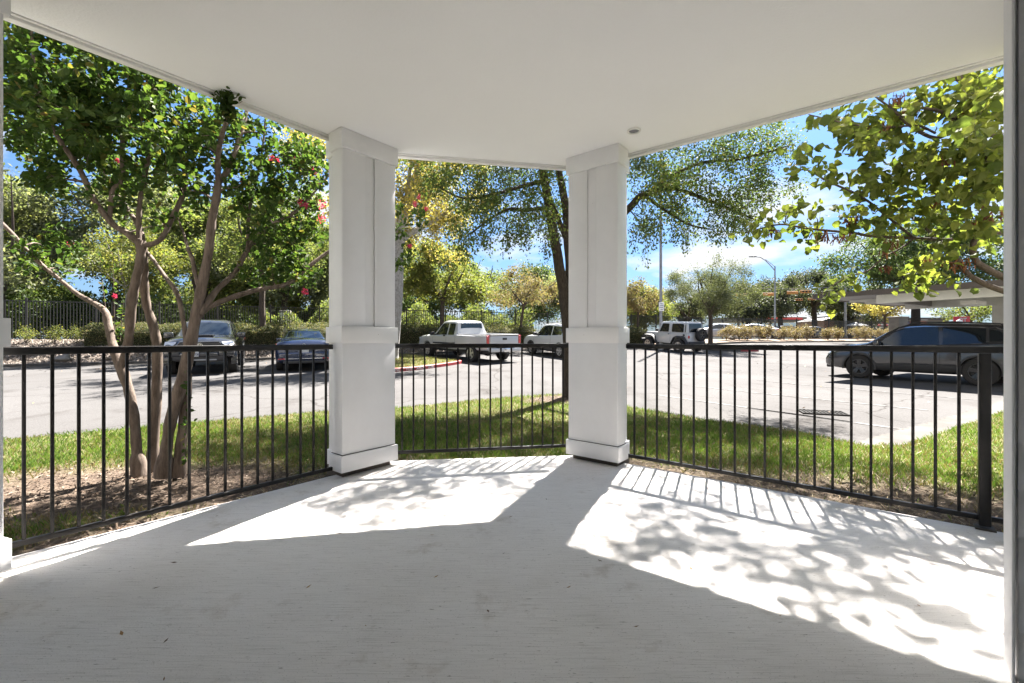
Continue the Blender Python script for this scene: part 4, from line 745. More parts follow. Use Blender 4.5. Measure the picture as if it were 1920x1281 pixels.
for i, (x, y, h, cr, cz, lm, w_) in enumerate(far):
    tree('woodland_tree', x, y, h, cr, cz, h-cz, .22, 420, 46, .24, lm, B_brown, w_+' tree growing beyond the black fence, '+['first from the left edge', 'second from the left', 'over the grey pickup roof', 'behind the others at far left', 'above the hedge at left', 'behind the navy car', 'between the two white columns at left', 'behind the yellow green tree', 'right of the yellow green tree', 'left of the dark trunk', 'behind the white off-road vehicle', 'outermost on the left', 'beside the light pole', 'just behind the hedge at left', 'above the navy car', 'nearest the left edge', 'far behind the left column'][i], 'trees beyond the fence', clumps=24, seed=100+i)
# live oaks far right
oaks = [(30, 56, 7.4, 4.6, 4.6), (36.5, 60, 8.2, 4.6, 5.2), (42.5, 62, 10.2, 5.6, 6.9), (49, 64, 8.5, 5.0, 5.0), (24, 60, 6.5, 4.0, 4.2)]
wd = ['directly right of the wispy tree', 'beside the curved street lamp', 'tallest, left of the carport roof', 'partly behind the carport tip', 'low and half behind the wispy tree']
for i, (x, y, h, cr, cz) in enumerate(oaks):
    tree('live_oak', x, y, h, cr, cz, h-cz, .38, 480, 44, .28, L_oak, B_dark, 'dark grey green live oak beyond the right fence, '+wd[i], 'live oaks across the road', clumps=22, seed=200+i, limbs=8)
tree('live_oak', 33, 36, 10, 7.0, 6.9, 3.0, .35, 800, 40, .24, L_dark, B_dark, 'big dark oak rising behind the carport roof', 'live oaks across the road', clumps=40, seed=220, limbs=9)
tree('street_tree', 42.3, 50, 4.9, 2.7, 3.6, 1.3, .16, 300, 22, .22, L_yellow, B_brown, 'low yellow green tree under the carport beside the stone pillar', clumps=20, seed=221)
tree('street_tree', 50, 48, 6.5, 4.0, 4.0, 2.2, .2, 300, 22, .22, L_green, B_brown, 'rounded green tree seen under the carport roof', clumps=22, seed=222)
# hedges ---------------------------------------------------
def hedge(name, q1, q2, s1, s2, h, n, size, lm, lab, cat='hedge', z=.08, group=None):
    qm = (q1+q2)/2; cx, cy = xyq(qm, (s1+s2)/2); root = empty(name, (cx, cy, H(cx, cy)), 0, lab, cat, group)
    q = rng.uniform(q1, q2, n); s = rng.uniform(s1, s2, n); hh = h*rng.random(n)**.6; side = rng.random(n); m = side < .55
    hh[m] = h*(.94+.08*rng.random(m.sum())); s[~m & (side < .8)] = s2; x, y = xyq(q, s); w_ = .05*np.sin(q*5)+.04*np.sin(q*11+s*7)
    P = np.stack([x, y, hgt(x, y)+z+hh+w_], 1)+rng.normal(0, .035, (n, 3)); V, F = leaf_geo(P, rng.normal(size=(n, 3)), np.array([0, -.5, .6])+rng.normal(0, .6, (n, 3)), size*rng.uniform(.6, 1.3, n), LDIA)
    child(np_mesh('foliage', V, F, lm), root)
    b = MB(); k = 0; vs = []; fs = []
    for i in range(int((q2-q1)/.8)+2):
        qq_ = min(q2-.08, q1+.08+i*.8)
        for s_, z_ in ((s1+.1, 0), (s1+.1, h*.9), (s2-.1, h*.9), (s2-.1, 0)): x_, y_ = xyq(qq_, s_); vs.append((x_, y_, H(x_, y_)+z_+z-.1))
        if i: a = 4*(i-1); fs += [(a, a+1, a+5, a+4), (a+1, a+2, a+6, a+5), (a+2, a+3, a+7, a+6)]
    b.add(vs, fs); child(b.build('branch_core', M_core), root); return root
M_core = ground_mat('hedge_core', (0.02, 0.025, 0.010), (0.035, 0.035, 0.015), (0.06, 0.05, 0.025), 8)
hedge('clipped_hedge', -9.3, -1.6, 1.3, 2.3, .80, 26000, .060, L_hedge, 'clipped green hedge along the black fence behind the grey pickup and navy car')
hedge('clipped_hedge', -1.2, 12.6, 1.5, 2.7, .95, 30000, .065, L_hedge, 'clipped green hedge behind the white pickup between the columns')
hedge('clipped_hedge', 17.6, 21.2, 1.6, 3.0, .95, 9000, .07, L_hedge, 'short clipped hedge left of the white off-road vehicle')
def bush(name, x, y, h, r, n, size, lm, lab, group, z=.08, stems=5):
    root = empty(name, (x, y, H(x, y)+z), 0, lab, 'shrub', group); T = ball((0, 0, h*.62), r, 34, h*.42/r)
    S = np.vstack([spline([(0, 0, -.05, .014), (rng.normal(0, .06), rng.normal(0, .06), h*.25, .011), (rng.normal(0, r*.5), rng.normal(0, r*.5), h*.6, .007)], 3) for _ in range(stems)])
    tw_ = attach(S, T, .008, seg=4); V, F = tubes_np([(S[i*7:(i+1)*7, :3], S[i*7:(i+1)*7, 3]) for i in range(stems)]+tw_, 4); np_mesh('stem', V, F, B_brown, root)
    V, F = leaves_on(tw_, n//34, r*.2, size, LDIA, tmin=0, jit=.8); np_mesh('foliage', V, F, lm, root); return root
for i, (px, d) in enumerate(((48, 18.6), (103, 19.0), (142, 19.3))):
    bush('small_shrub', (px-960)/826*d, d, .75, .36, 700, .055, L_lime, ['small leafy shrub on the rocks, nearest the left edge', 'small leafy shrub on the rocks, middle of three', 'small leafy shrub on the rocks, next to the hedge'][i], 'small shrubs before the fence')
bx_ = [(1362, 36), (1386, 36.3), (1402, 36.5), (1424, 36.8), (1440, 37), (1470, 37.3), (1492, 37.6), (1513, 37.8), (1552, 38.2), (1571, 38.3), (1608, 38.5), (1622, 38.8), (1652, 39.2), (1672, 39.3)]
od = 'first second third fourth fifth sixth seventh eighth ninth tenth eleventh twelfth thirteenth last'.split()
for i, (px, d) in enumerate(bx_):
    X = (px-960)/826*d; Y = 29.8+.4438*X-1.094*2.4; k = Y/d; d2 = (29.8-1.094*2.4)/(1-.4438*(px-960)/826); X = (px-960)/826*d2
    bush('bronze_shrub', X, d2, 1.15+.1*math.sin(i*2.1), .62+.1*math.sin(i*1.3), 1500, .10, L_loro, 'bronze leafed shrub in the mulch bed by the right fence, %s from the left' % od[i], 'bronze shrubs along the right fence')
# dark undergrowth behind the fence
n = 110000; q = rng.uniform(-34, 16, n); s = rng.uniform(-16.5, -12.5, n); x, y = xyq(q, s); hh = np.where(q < 4, 1.9, 1.1)*(2.3+.8*np.sin(q*.9)+.5*np.sin(q*2.3))*rng.random(n)**.7
k = ~((q > -25) & (q < -12) & (hh < .8)); P = np.stack([x, y, hgt(x, y)+hh], 1)[k]; n = len(P)
V, F = leaf_geo(P, rng.normal(size=(n, 3)), np.array([0, -.5, .6])+rng.normal(0, .6, (n, 3)), .22*rng.uniform(.6, 1.3, n), LDIA); tag(np_mesh('undergrowth', V, F, L_dark), kind='stuff')
n = 40000; q = rng.uniform(-3, 15, n); s = rng.uniform(-5, -2.2, n); x, y = xyq(q, s); hh = (1.9+.5*np.sin(q*1.3)+.4*np.sin(q*3.1))*rng.random(n)**.7
P = np.stack([x, y, hgt(x, y)+hh], 1); V, F = leaf_geo(P, rng.normal(size=(n, 3)), np.array([0, -.5, .6])+rng.normal(0, .6, (n, 3)), .15*rng.uniform(.6, 1.3, n), LDIA); tag(np_mesh('undergrowth', V, F, L_green), kind='stuff')

n = 90000; q = rng.uniform(-70, 24, n); s = rng.uniform(-46, -38, n); x, y = xyq(q, s); hh = (5.2+1.3*np.sin(q*.35)+.9*np.sin(q*.9+1)+.5*np.sin(q*2.1))*rng.random(n)**.6*np.clip((30-q)/26, .35, 1)
P = np.stack([x, y, hgt(x, y)+hh], 1); V, F = leaf_geo(P, rng.normal(size=(n, 3)), np.array([0, -.5, .6])+rng.normal(0, .6, (n, 3)), .5*rng.uniform(.6, 1.3, n), LDIA); tag(np_mesh('far_woods', V, F, L_green), kind='stuff')
# ============================================================ VEHICLES
def carpaint(name, c, rough=.28, metal=0.0):
    m = mat(name, c, rough, metal, .5, 1.0); v = coords(m); bump(m, noise(m, v, 1.6, 2), .02, .01); t, n, l, p = nodes(m)
    d = noise(m, v, 9, 6, .7); r = n.new('ShaderNodeMapRange'); l(d, r.inputs[0]); r.inputs[3].default_value = rough-.06; r.inputs[4].default_value = rough+.14; l(r.outputs[0], p.inputs['Roughness']); return m
M_glass = mat('car_glass', (0.008, 0.011, 0.014), .03, 0, .85)
M_tyre = mat('tyre_rubber', (0.022, 0.021, 0.021), .85, 0, .3)
M_rimS = mat('silver_rim', (0.55, 0.55, 0.56), .3, .9); M_rimB = mat('black_rim', (0.035, 0.035, 0.037), .25, .7, .5, .3)
M_plast = mat('black_plastic', (0.022, 0.022, 0.024), .6); M_chrome = mat('chrome', (0.7, 0.7, 0.72), .12, 1.0)
M_lampR = mat('red_lamp', (0.40, 0.012, 0.012), .12, 0, .6, 1.0); M_lampW = mat('clear_lamp', (0.55, 0.56, 0.58), .10, .35, .6, 1.0)
M_plate = mat('plate_white', (0.42, 0.43, 0.44), .45); M_ink = mat('plate_ink', (0.03, 0.04, 0.09), .6); M_seam = mat('panel_gap', (0.008, 0.008, 0.008), .9)
M_white_car = carpaint('white_car_paint', (0.40, 0.405, 0.41)); M_grey_car = carpaint('grey_car_paint', (0.038, 0.038, 0.042), .14, .2)
M_dark_car = carpaint('charcoal_car_paint', (0.035, 0.037, 0.042), .2, .3); M_navy_car = carpaint('navy_car_paint', (0.008, 0.018, 0.055), .2, .2)
M_silver_car = carpaint('silver_car_paint', (0.25, 0.265, 0.285), .28, .5)
class Shell:
    def __init__(s, st):
        st = np.array(st, float); s.x0, s.x1 = st[0, 0], st[-1, 0]; n = 170; s.xs = np.linspace(s.x0, s.x1, n); T = np.stack([np.interp(s.xs, st[:, 0], st[:, i]) for i in range(1, 6)], 1)
        k = 5; Tp = np.vstack([T[:1].repeat(k//2, 0), T, T[-1:].repeat(k//2, 0)]); s.T = np.stack([np.convolve(Tp[:, i], np.ones(k)/k, 'valid') for i in range(5)], 1)
    def sec(s, x):
        zb, zl, zt, w, wt = [float(np.interp(x, s.xs, s.T[:, i])) for i in range(5)]; h = zl-zb; g = max(zt-zl, .004); b = min(1, max(0, (g-.10)/.30))
        lo = [(0, zb), (w*.80, zb), (w*.93, zb+.03), (w*.982, zb+.12*min(1, h/.5)), (w, zb+h*.42), (w*.995, zb+h*.68), (w*.975, zl-.05*min(1, h)), (w*.955, zl-.012)]
        tp = min(.09, .28*g); G = [(w*.915, zl+.012), (w*.915+(wt-w*.915)*.34, zl+(g-tp)*.34), (w*.915+(wt-w*.915)*.70, zl+(g-tp)*.70), (wt, zt-tp), (wt-.045, zt-tp*.42), (wt-.13, zt-tp*.13), (wt*.5, zt-.004), (0, zt)]
        Hh = [(w*.925, zl+.08*g), (w*.88, zl+.34*g), (w*.82, zl+.55*g), (w*.74, zl+.70*g), (w*.66, zl+.80*g), (w*.55, zl+.88*g), (w*.3, zl+.97*g), (0, zt)]
        up = [(a[0]*b+c[0]*(1-b), a[1]*b+c[1]*(1-b)) for a, c in zip(G, Hh)]; return lo+up
    def P(s, x, i, side=1, off=0.0):
        def at(xx, ii):
            q = s.sec(xx); k = min(int(ii), 14); f = ii-k; return Vector((xx, side*(q[k][0]*(1-f)+q[k+1][0]*f), q[k][1]*(1-f)+q[k+1][1]*f))
        p = at(x, i)
        if off:
            e = .02; a = at(min(x+e, s.x1), i)-at(max(x-e, s.x0), i); c = at(x, min(i+.05, 15))-at(x, max(i-.05, 0)); nrm = (a.cross(c)).normalized()*(-side)
            if nrm.dot(Vector((0, side, .4))) < 0 and i < 14.5: nrm = -nrm
            if i >= 14.5 and nrm.z < 0: nrm = -nrm
            p = p+nrm*off
        return p
    def body(s, name, m, parent, wheels, r, cut=1.13, bed=None, seams=(), n=64):
        b = MB(); xs = np.linspace(s.x0, s.x1, n); vs = []; K = 16; ring = 2*K-2
        for x in xs:
            q = s.sec(x); vs += [(x, y, z) for y, z in q]+[(x, -y, z) for y, z in q[-2:0:-1]]
        fs = [(i*ring+k, i*ring+(k+1) % ring, (i+1)*ring+(k+1) % ring, (i+1)*ring+k) for i in range(n-1) for k in range(ring)]
        fs += [tuple(range(ring-1, -1, -1)), tuple((n-1)*ring+k for k in range(ring))]; b.add(vs, fs)
        o = b.build(name, m, parent, smooth=True, sharp=38)
        cut_ = MB(); w = s.T[:, 3].max()
        for x, side in wheels:
            prof = [(.001, -.17), (r*cut, -.17), (r*cut, .30), (.001, .30)]; cut_.lathe(prof, 40, 'y', (x, side*(w-.06) if side > 0 else side*(w-.06), r))
        if bed: cut_.box(((bed[0]+bed[1])/2, 0, bed[3]+.5), (bed[1]-bed[0], bed[2]*2, 1.0))
        c = cut_.build('cutter', None)
        c.data.transform(Matrix.Identity(4)); md = o.modifiers.new('b', 'BOOLEAN'); md.object = c; md.operation = 'DIFFERENCE'; md.solver = 'EXACT'; md.use_self = True
        pm = o.parent; o.parent = None; bpy.context.view_layer.update(); dg = bpy.context.evaluated_depsgraph_get(); me = bpy.data.meshes.new_from_object(o.evaluated_get(dg)); o.modifiers.clear(); o.data = me; me.name = name; o.parent = pm
        bpy.data.objects.remove(c)
        bm = bmesh.new(); bm.from_mesh(me)
        for f in bm.faces: f.smooth = True
        for e in bm.edges:
            if e.is_manifold: e.smooth = e.calc_face_angle(0) < R(36)
        bm.to_mesh(me); bm.free(); return o
    def patch(s, name, m, parent, xa, xb, ia, ib, side=1, off=.006, nx=8, ni=5, mirror=False):
        """xa/xb may be (bottom, top) pairs; ia..ib fractional section index"""
        A = xa if isinstance(xa, tuple) else (xa, xa); B = xb if isinstance(xb, tuple) else (xb, xb); vs = []
        idx = [ia+(ib-ia)*j/ni for j in range(ni+1)]
        for j, i in enumerate(idx):
            f = j/ni; x_a = A[0]*(1-f)+A[1]*f; x_b = B[0]*(1-f)+B[1]*f
            for k in range(nx+1): vs.append(s.P(x_a+(x_b-x_a)*k/nx, i, side, off))
        fs = [(j*(nx+1)+k, j*(nx+1)+k+1, (j+1)*(nx+1)+k+1, (j+1)*(nx+1)+k) for j in range(ni) for k in range(nx)]
        return MB().add(vs, fs).build(name, m, parent, smooth=True, sharp=80)
    def screen(s, name, m, parent, xa, xb, i0=11.6, off=.006, inset=.0):
        vs = []; idx = [i0+(15-i0)*j/5 for j in range(6)]; nx = 8; cols = [(i, 1) for i in idx]+[(i, -1) for i in idx[-2::-1]]
        for k in range(nx+1):
            x = xa+(xb-xa)*k/nx
            for i, sd in cols: vs.append(s.P(x, min(i, 14.99), sd, 0)+Vector((off*(1 if xa > 0 else -1)*.7, 0, off)))
        c = len(cols); fs = [(k*c+j, k*c+j+1, (k+1)*c+j+1, (k+1)*c+j) for k in range(nx) for j in range(c-1)]
        return MB().add(vs, fs).build(name, m, parent, smooth=True, sharp=80)
    def seam(s, root, x, i0=2.2, i1=7.6, side=1, w=.010, tilt=0):
        s.patch('door_seam', M_seam, root, (x-w/2, x-w/2+tilt), (x+w/2, x+w/2+tilt), i0, i1, side, .002, 1, 9)
def wheel(parent, x, side, r, y, w=.225, rim=None, spokes=5, rr=.62, dark_face=True, sp_w=.09):
    e = MB(); prof = [(r*rr, -w*.42), (r*.80, -w*.50), (r*.93, -w*.49), (r*.985, -w*.40), (r, -w*.25), (r, w*.25), (r*.985, w*.40), (r*.93, w*.49), (r*.80, w*.50), (r*rr, w*.42)]
    e.lathe(prof, 40, 'y'); o = e.build('wheel', M_tyre, parent, smooth=True, sharp=30); o.location = (x, y*side, r)
    k = MB(); R_ = r*rr
    k.lathe([(R_*1.02, w*.40), (R_*1.03, w*.46), (R_*.93, w*.46), (R_*.90, w*.30), (R_*.88, -w*.2)], 40, 'y')
    k.lathe([(.001, w*.40), (R_*.20, w*.40), (R_*.24, w*.34), (R_*.24, 0)], 24, 'y')
    for q in range(spokes):
        a = 2*math.pi*q/spokes+.3; c, s_ = math.cos(a), math.sin(a); n_ = Vector((-s_, 0, c)); d = Vector((c, 0, s_)); h1 = R_*sp_w*1.3; h2 = R_*sp_w*2.1
        vs = []
        for rad, hw, yf in ((R_*.12, h1, w*.38), (R_*.92, h2, w*.43)):
            for yy in (yf, yf-.03):
                for sg in (-1, 1): vs.append(d*rad+n_*hw*sg+Vector((0, yy, 0)))
        k.add(vs, [(0, 1, 5, 4), (2, 6, 7, 3), (0, 4, 6, 2), (1, 3, 7, 5), (4, 5, 7, 6), (0, 2, 3, 1)])
    ri = k.build('rim', rim or M_rimS, o, smooth=True, sharp=30)
    bk = MB(); bk.lathe([(.001, w*.12), (R_*.93, w*.12), (R_*.93, w*.10), (.001, w*.10)], 28, 'y'); bk.build('brake_backing', M_plast, o)
    if side < 0: o.rotation_euler = (0, 0, math.pi)
    return o
def wheels4(root, wb, r, y, **k):
    for x in (-wb/2, wb/2):
        for s in (-1, 1): wheel(root, x, s, r, y, **k)
def arches(root, wb, r, y0, y1, m, ro=1.24, ri=1.10):
    for x in (-wb/2, wb/2):
        for s in (-1, 1):
            b = MB(); vs = []; n = 18
            for i in range(n+1):
                a = math.pi*(-.06+1.12*i/n)
                for rr, yy in ((ri, y0), (ri, y1), (ro, y1-.006), (ro, y0)): vs.append((x+r*rr*math.cos(a), s*yy, r+r*rr*math.sin(a)))
            fs = [(4*i+k, 4*i+(k+1) % 4, 4*i+4+(k+1) % 4, 4*i+4+k) for i in range(n) for k in range(4)]+[(0, 1, 2, 3), (4*n+3, 4*n+2, 4*n+1, 4*n)]
            b.add(vs, fs).build('wheel_arch', m, root, smooth=True, sharp=40)
def place(root, x, y, head, wb=2.6, tr=1.5):
    """head: degrees left of straight ahead (+Y)"""
    a = R(90+head); f = Vector((math.cos(a), math.sin(a), 0)); l = Vector((-f.y, f.x, 0)); c = Vector((x, y, 0))
    zf, zr = [H(*(c+f*wb/2*s).xy) for s in (1, -1)]; zl_, zr_ = [H(*(c+l*tr/2*s).xy) for s in (1, -1)]
    X = (f*wb+Vector((0, 0, zf-zr))).normalized(); Y = (l*tr+Vector((0, 0, zl_-zr_))).normalized(); Z = X.cross(Y).normalized(); Y = Z.cross(X)
    root.matrix_world = Matrix(((X.x, Y.x, Z.x, x), (X.y, Y.y, Z.y, y), (X.z, Y.z, Z.z, (zf+zr)/2), (0, 0, 0, 1)))
def boxpart(name, m, root, c, size, bev=.01, rz=0): return MB().box(c, size, rz).build(name, m, root, bevel=bev)
def mirror_pair(root, x, y, z, m, sc=1.0):
    for s in (-1, 1): boxpart('side_mirror', m, root, (x, s*(y+.09*sc), z), (.13*sc, .22*sc, .16*sc), .03)
def plateM(root, x, y, z, text=None, back=False, name='licence_plate', m=None):
    d = -1 if back else 1; p = boxpart(name, m or M_plate, root, (x, y, z), (.012, .305, .155), .003)
    if text:
        M = Matrix(((0, 0, d, x+d*.0085), (d, 0, 0, y), (0, 1, 0, z-.012), (0, 0, 0, 1))); text_obj('plate_number', text, .088, M_ink, p, M, .001, .003)
    return p
def suv(root, st, wb, r, m, trim, rim, windows, ws, rw, rails=True, spokes=5, y=.80, dark_arch=True, roof_m=None, lights=True, sp_w=.09, seams=(), handles=()):
    S = Shell(st); S.body('body', m, root, [(x, s) for x in (-wb/2, wb/2) for s in (-1, 1)], r)
    wheels4(root, wb, r, y, rim=rim, spokes=spokes, sp_w=sp_w)
    W_ = S.T[:, 3].max()
    if dark_arch: arches(root, wb, r, W_-.14, W_+.012, trim)
    for s in (-1, 1):
        for (a, b, i0, i1) in windows: S.patch('side_window', M_glass, root, a, b, i0, i1, s, .005, 12, 6)
        if dark_arch: S.patch('sill_cladding', trim, root, -wb/2+r*1.2, wb/2-r*1.2, 1.6, 3.6, s, .012, 6, 4)
        for x in seams: S.seam(root, x, side=s)
        for x, z_i in handles:
            p = S.P(x, z_i, s, .018); boxpart('door_handle', m, root, p, (.19, .03, .03), .01)
        if rails: 
            pts = [S.P(x, 12.6, s, 0)+Vector((0, 0, h)) for x, h in ((rails[0], -.02), (rails[0]+.12, .045), ((rails[0]+rails[1])/2, .055), (rails[1]-.12, .045), (rails[1], -.02))]
            MB().tube(pts, [.02, .018, .018, .018, .02], 6).build('roof_rail', M_plast, root, smooth=True)
    S.screen('windshield', M_glass, root, ws[0], ws[1]); S.screen('rear_window', M_glass, root, rw[0], rw[1], 11.8)
    return S
# ---- dark grey crossover on the right, under the carport edge
c1 = empty('crossover', (0, 0, 0), 0, 'dark grey crossover with black wheels and roof rails parked under the carport roof edge', 'car')
st = [(-2.26, .42, .80, .88, .76, .58), (-2.21, .34, .97, 1.10, .86, .68), (-2.12, .31, 1.09, 1.27, .90, .67), (-1.93, .29, 1.135, 1.50, .925, .64), (-1.66, .28, 1.13, 1.615, .93, .635), (-1.1, .26, 1.085, 1.665, .93, .65), (-.2, .25, 1.045, 1.705, .927, .67),
      (.22, .25, 1.03, 1.69, .925, .665), (.42, .25, 1.02, 1.64, .925, .66), (1.22, .25, 1.00, 1.13, .92, .78), (1.6, .26, .985, 1.075, .92, .78), (1.95, .28, .94, 1.02, .905, .74), (2.18, .31, .84, .92, .87, .64), (2.30, .35, .70, .78, .80, .5), (2.34, .38, .58, .64, .72, .4)]
S = suv(c1, st, 2.69, .365, M_grey_car, M_plast, M_rimB, [((-.52, -.46), (1.12, .50), 8.0, 10.75), ((-1.44, -1.40), (-.60, -.56), 8.0, 10.75), ((-2.0, -1.62), (-1.50, -1.46), 8.3, 10.6)], (1.10, .46), (-2.16, -1.74),
        rails=(-1.75, .25), spokes=5, sp_w=.13, seams=(-.56, 1.08), handles=((-.38, 7.1), (-1.28, 7.1)))
for s in (-1, 1):
    S.patch('window_trim', M_chrome, c1, (-1.95, -1.62), (.50, .42), 10.82, 10.98, s, .007, 14, 1); S.seam(c1, -1.5, 4.8, 7.8, s)
    S.patch('headlight', M_lampW, c1, (1.98, 1.90), (2.26, 2.20), 5.6, 7.2, s, .008, 5, 3); S.patch('taillight', M_lampR, c1, (-2.2, -2.16), (-1.90, -1.95), 6.4, 8.0, s, .008, 5, 3)
mirror_pair(c1, .86, .86, 1.12, M_grey_car)
boxpart('bumper_trim', M_plast, c1, (2.30, 0, .40), (.12, 1.35, .22), .03); boxpart('bumper_trim', M_plast, c1, (-2.22, 0, .42), (.12, 1.4, .2), .03); boxpart('grille', M_plast, c1, (2.318, 0, .62), (.05, .95, .18), .02)
plateM(c1, -2.285, 0, .80, back=True)
rl_ = Vector((12.38, 11.62)); fl_ = Vector((11.02, 13.95)); hd = (fl_-rl_).normalized(); rt = Vector((hd.y, -hd.x)); cc = (rl_+fl_)/2+rt*.80
place(c1, cc.x, cc.y, math.degrees(math.atan2(-hd.x, hd.y)), 2.69)
# ---- small white crossover behind the dark tree trunk
c2 = empty('crossover', (0, 0, 0), 0, 'white compact crossover with silver wheels parked behind the dark tree trunk', 'car')
st2 = [(x*.985, zb, zl, zt*.985, w*.98, wt*.98) for x, zb, zl, zt, w, wt in st]
S = suv(c2, st2, 2.62, .34, M_white_car, M_plast, M_rimS, [((-.50, -.46), (1.10, .50), 8.0, 10.75), ((-1.40, -1.36), (-.58, -.54), 8.0, 10.75), ((-1.95, -1.60), (-1.46, -1.42), 8.3, 10.6)], (1.08, .46), (-2.12, -1.72), rails=(-1.7, .22), seams=(-.54, 1.05), handles=((-.36, 7.1), (-1.24, 7.1)))
for s in (-1, 1):
    S.patch('headlight', M_lampW, c2, (1.9, 1.85), (2.22, 2.18), 5.6, 7.2, s, .008, 5, 3); S.patch('taillight', M_lampR, c2, (-2.17, -2.13), (-1.86, -1.92), 6.2, 8.4, s, .008, 5, 3)
mirror_pair(c2, .85, .85, 1.12, M_plast); plateM(c2, -2.25, 0, .8, back=True)
hd = Vector((-math.sin(R(29)), math.cos(R(29)))); rt = Vector((hd.y, -hd.x)); cc = Vector((2.36, 21.4))+hd*1.31+rt*.8; place(c2, cc.x, cc.y, 29)
# ---- navy sedan, seen from behind
def sedan(root, m, rim, lod=False, sc=1.0):
    st = [(-2.33, .38, .72, .77, .74, .5), (-2.29, .33, .90, .96, .83, .6), (-2.15, .29, .975, 1.07, .87, .68), (-1.72, .26, .97, 1.11, .885, .70), (-1.60, .26, .965, 1.13, .885, .68), (-.98, .25, .955, 1.375, .885, .58), (-.6, .24, .945, 1.44, .885, .565), (-.1, .24, .94, 1.455, .885, .565), (.25, .24, .935, 1.42, .885, .56), (.40, .24, .93, 1.385, .885, .56),
          (1.2, .24, .92, 1.03, .88, .74), (1.7, .25, .87, .965, .875, .72), (2.05, .28, .78, .86, .84, .62), (2.24, .32, .64, .70, .75, .45), (2.28, .36, .54, .58, .68, .4)]
    S = Shell([(x*sc, *r_) for x, *r_ in st])
    if lod:
        xs_ = [(x*sc, s) for x in (-1.32, 1.32) for s in (-1, 1)]; S.body('body', m, root, xs_, .315, n=30)
    else: S.body('body', m, root, [(x, s) for x in (-1.32, 1.32) for s in (-1, 1)], .315)
    wheels4(root, 2.64*sc, .315, .77, rim=rim, w=.21)
    for s in (-1, 1):
        for a, b in (((-.34, -.34), (1.05, .44)), ((-1.30, -1.02), (-.42, -.42))): S.patch('side_window', M_glass, root, tuple(v*sc for v in a), tuple(v*sc for v in b), 8.05, 10.7, s, .005, 8, 4)
        S.patch('taillight', M_lampR, root, (-2.27*sc, -2.25*sc), (-1.98*sc, -1.9*sc), 5.6, 7.3, s, .008, 4, 3); S.patch('headlight', M_lampW, root, (1.80*sc, 1.74*sc), (2.18*sc, 2.12*sc), 5.6, 7.3, s, .008, 4, 3)
        if not lod:
            S.seam(root, -.38, side=s); S.seam(root, .98, side=s)
            p = S.P(-.22, 7.0, s, .018); boxpart('door_handle', m, root, p, (.18, .03, .03), .01)
    S.screen('windshield', M_glass, root, 1.12*sc, .46*sc); S.screen('rear_window', M_glass, root, -1.62*sc, -1.0*sc, 11.4); mirror_pair(root, .80*sc, .82, 1.02, m, .85)
    return S
c3 = empty('sedan', (0, 0, 0), 0, 'navy blue sedan seen from behind, parked next to the grey pickup', 'car')
S = sedan(c3, M_navy_car, M_rimS)
boxpart('bumper_trim', M_navy_car, c3, (-2.30, 0, .52), (.16, 1.52, .30), .06); boxpart('bumper_strip', M_chrome, c3, (-2.387, 0, .455), (.02, 1.15, .022), .004)
for s in (-1, 1):
    boxpart('reflector', M_lampR, c3, (-2.385, s*.66, .455), (.02, .22, .03), .004); boxpart('taillight', M_lampR, c3, (-2.315, s*.62, .835), (.06, .36, .13), .02)
boxpart('diffuser', M_plast, c3, (-2.33, 0, .34), (.12, 1.25, .10), .02); plateM(c3, -2.352, 0, .72, back=True, text='KVT-482' if False else None)
mb = MB(); mb.lathe([(.045, 0), (.058, 0), (.058, -.012), (.045, -.012), (.045, 0)], 24, 'x', (-2.325, 0, .90)); 
for a, b in (((-.03, .035), (0, -.005)), ((.03, .035), (0, -.005)), ((-.045, .0), (-.018, -.045)), ((-.018, -.045), (0, -.01)), ((.045, 0), (.018, -.045)), ((.018, -.045), (0, -.01))):
    mb.tube([(-2.333, a[0], .90+a[1]), (-2.333, b[0], .90+b[1])], .006, 5)
mb.build('emblem', M_chrome, c3)
hd = Vector((-math.sin(R(25)), math.cos(R(25)))); cc = Vector((-7.05, 14.95))+hd*2.2; place(c3, cc.x, cc.y, 25)
# ---- pickups
def pickup(root, m, p):
    S = Shell(p['st']); wb = p['wb']; r = p['r']; S.body('body', m, root, [(x, s) for x in (-wb/2, wb/2) for s in (-1, 1)], r, 1.15, bed=p['bed'])
    wheels4(root, wb, r, p['y'], rim=p['rim'], spokes=p.get('spokes', 5), w=.25)
    for s in (-1, 1):
        for a, b in p['win']: S.patch('side_window', M_glass, root, a, b, 8.1, 10.75, s, .005, 8, 5)
        for x in p['seams']: S.seam(root, x, 1.8, 7.7, s)
        for x in p['handles']: q = S.P(x, 6.6, s, .015); boxpart('door_handle', M_plast, root, q, (.16, .03, .07), .01)
    S.screen('windshield', M_glass, root, *p['ws']); return S
c4 = empty('pickup_truck', (0, 0, 0), 0, 'white extended cab pickup parked nose in, its tailgate facing the porch', 'pickup truck')
p = dict(wb=3.60, r=.375, y=.84, rim=M_rimS, bed=(-2.84, -.72, .74, .66), ws=(1.40, .80), win=[((.17, .17), (1.30, .74)), ((-.42, -.40), (.07, .07))], seams=(.12, 1.32, -.62), handles=(.30,),
         st=[(-2.93, .56, 1.14, 1.155, .92, .88), (-2.90, .52, 1.15, 1.165, .945, .9), (-.66, .48, 1.15, 1.165, .955, .9), (-.62, .46, 1.12, 1.18, .955, .88), (-.585, .46, 1.11, 1.66, .955, .72), (-.50, .46, 1.11, 1.755, .955, .705), (-.2, .46, 1.105, 1.80, .955, .70), (.5, .46, 1.10, 1.80, .955, .70), (.72, .46, 1.09, 1.745, .955, .70),
             (1.44, .46, 1.07, 1.17, .955, .84), (2.1, .46, 1.05, 1.13, .95, .84), (2.5, .48, 1.0, 1.07, .94, .82), (2.64, .52, .9, .96, .92, .78), (2.70, .56, .75, .8, .88, .7)])
S = pickup(c4, M_white_car, p)
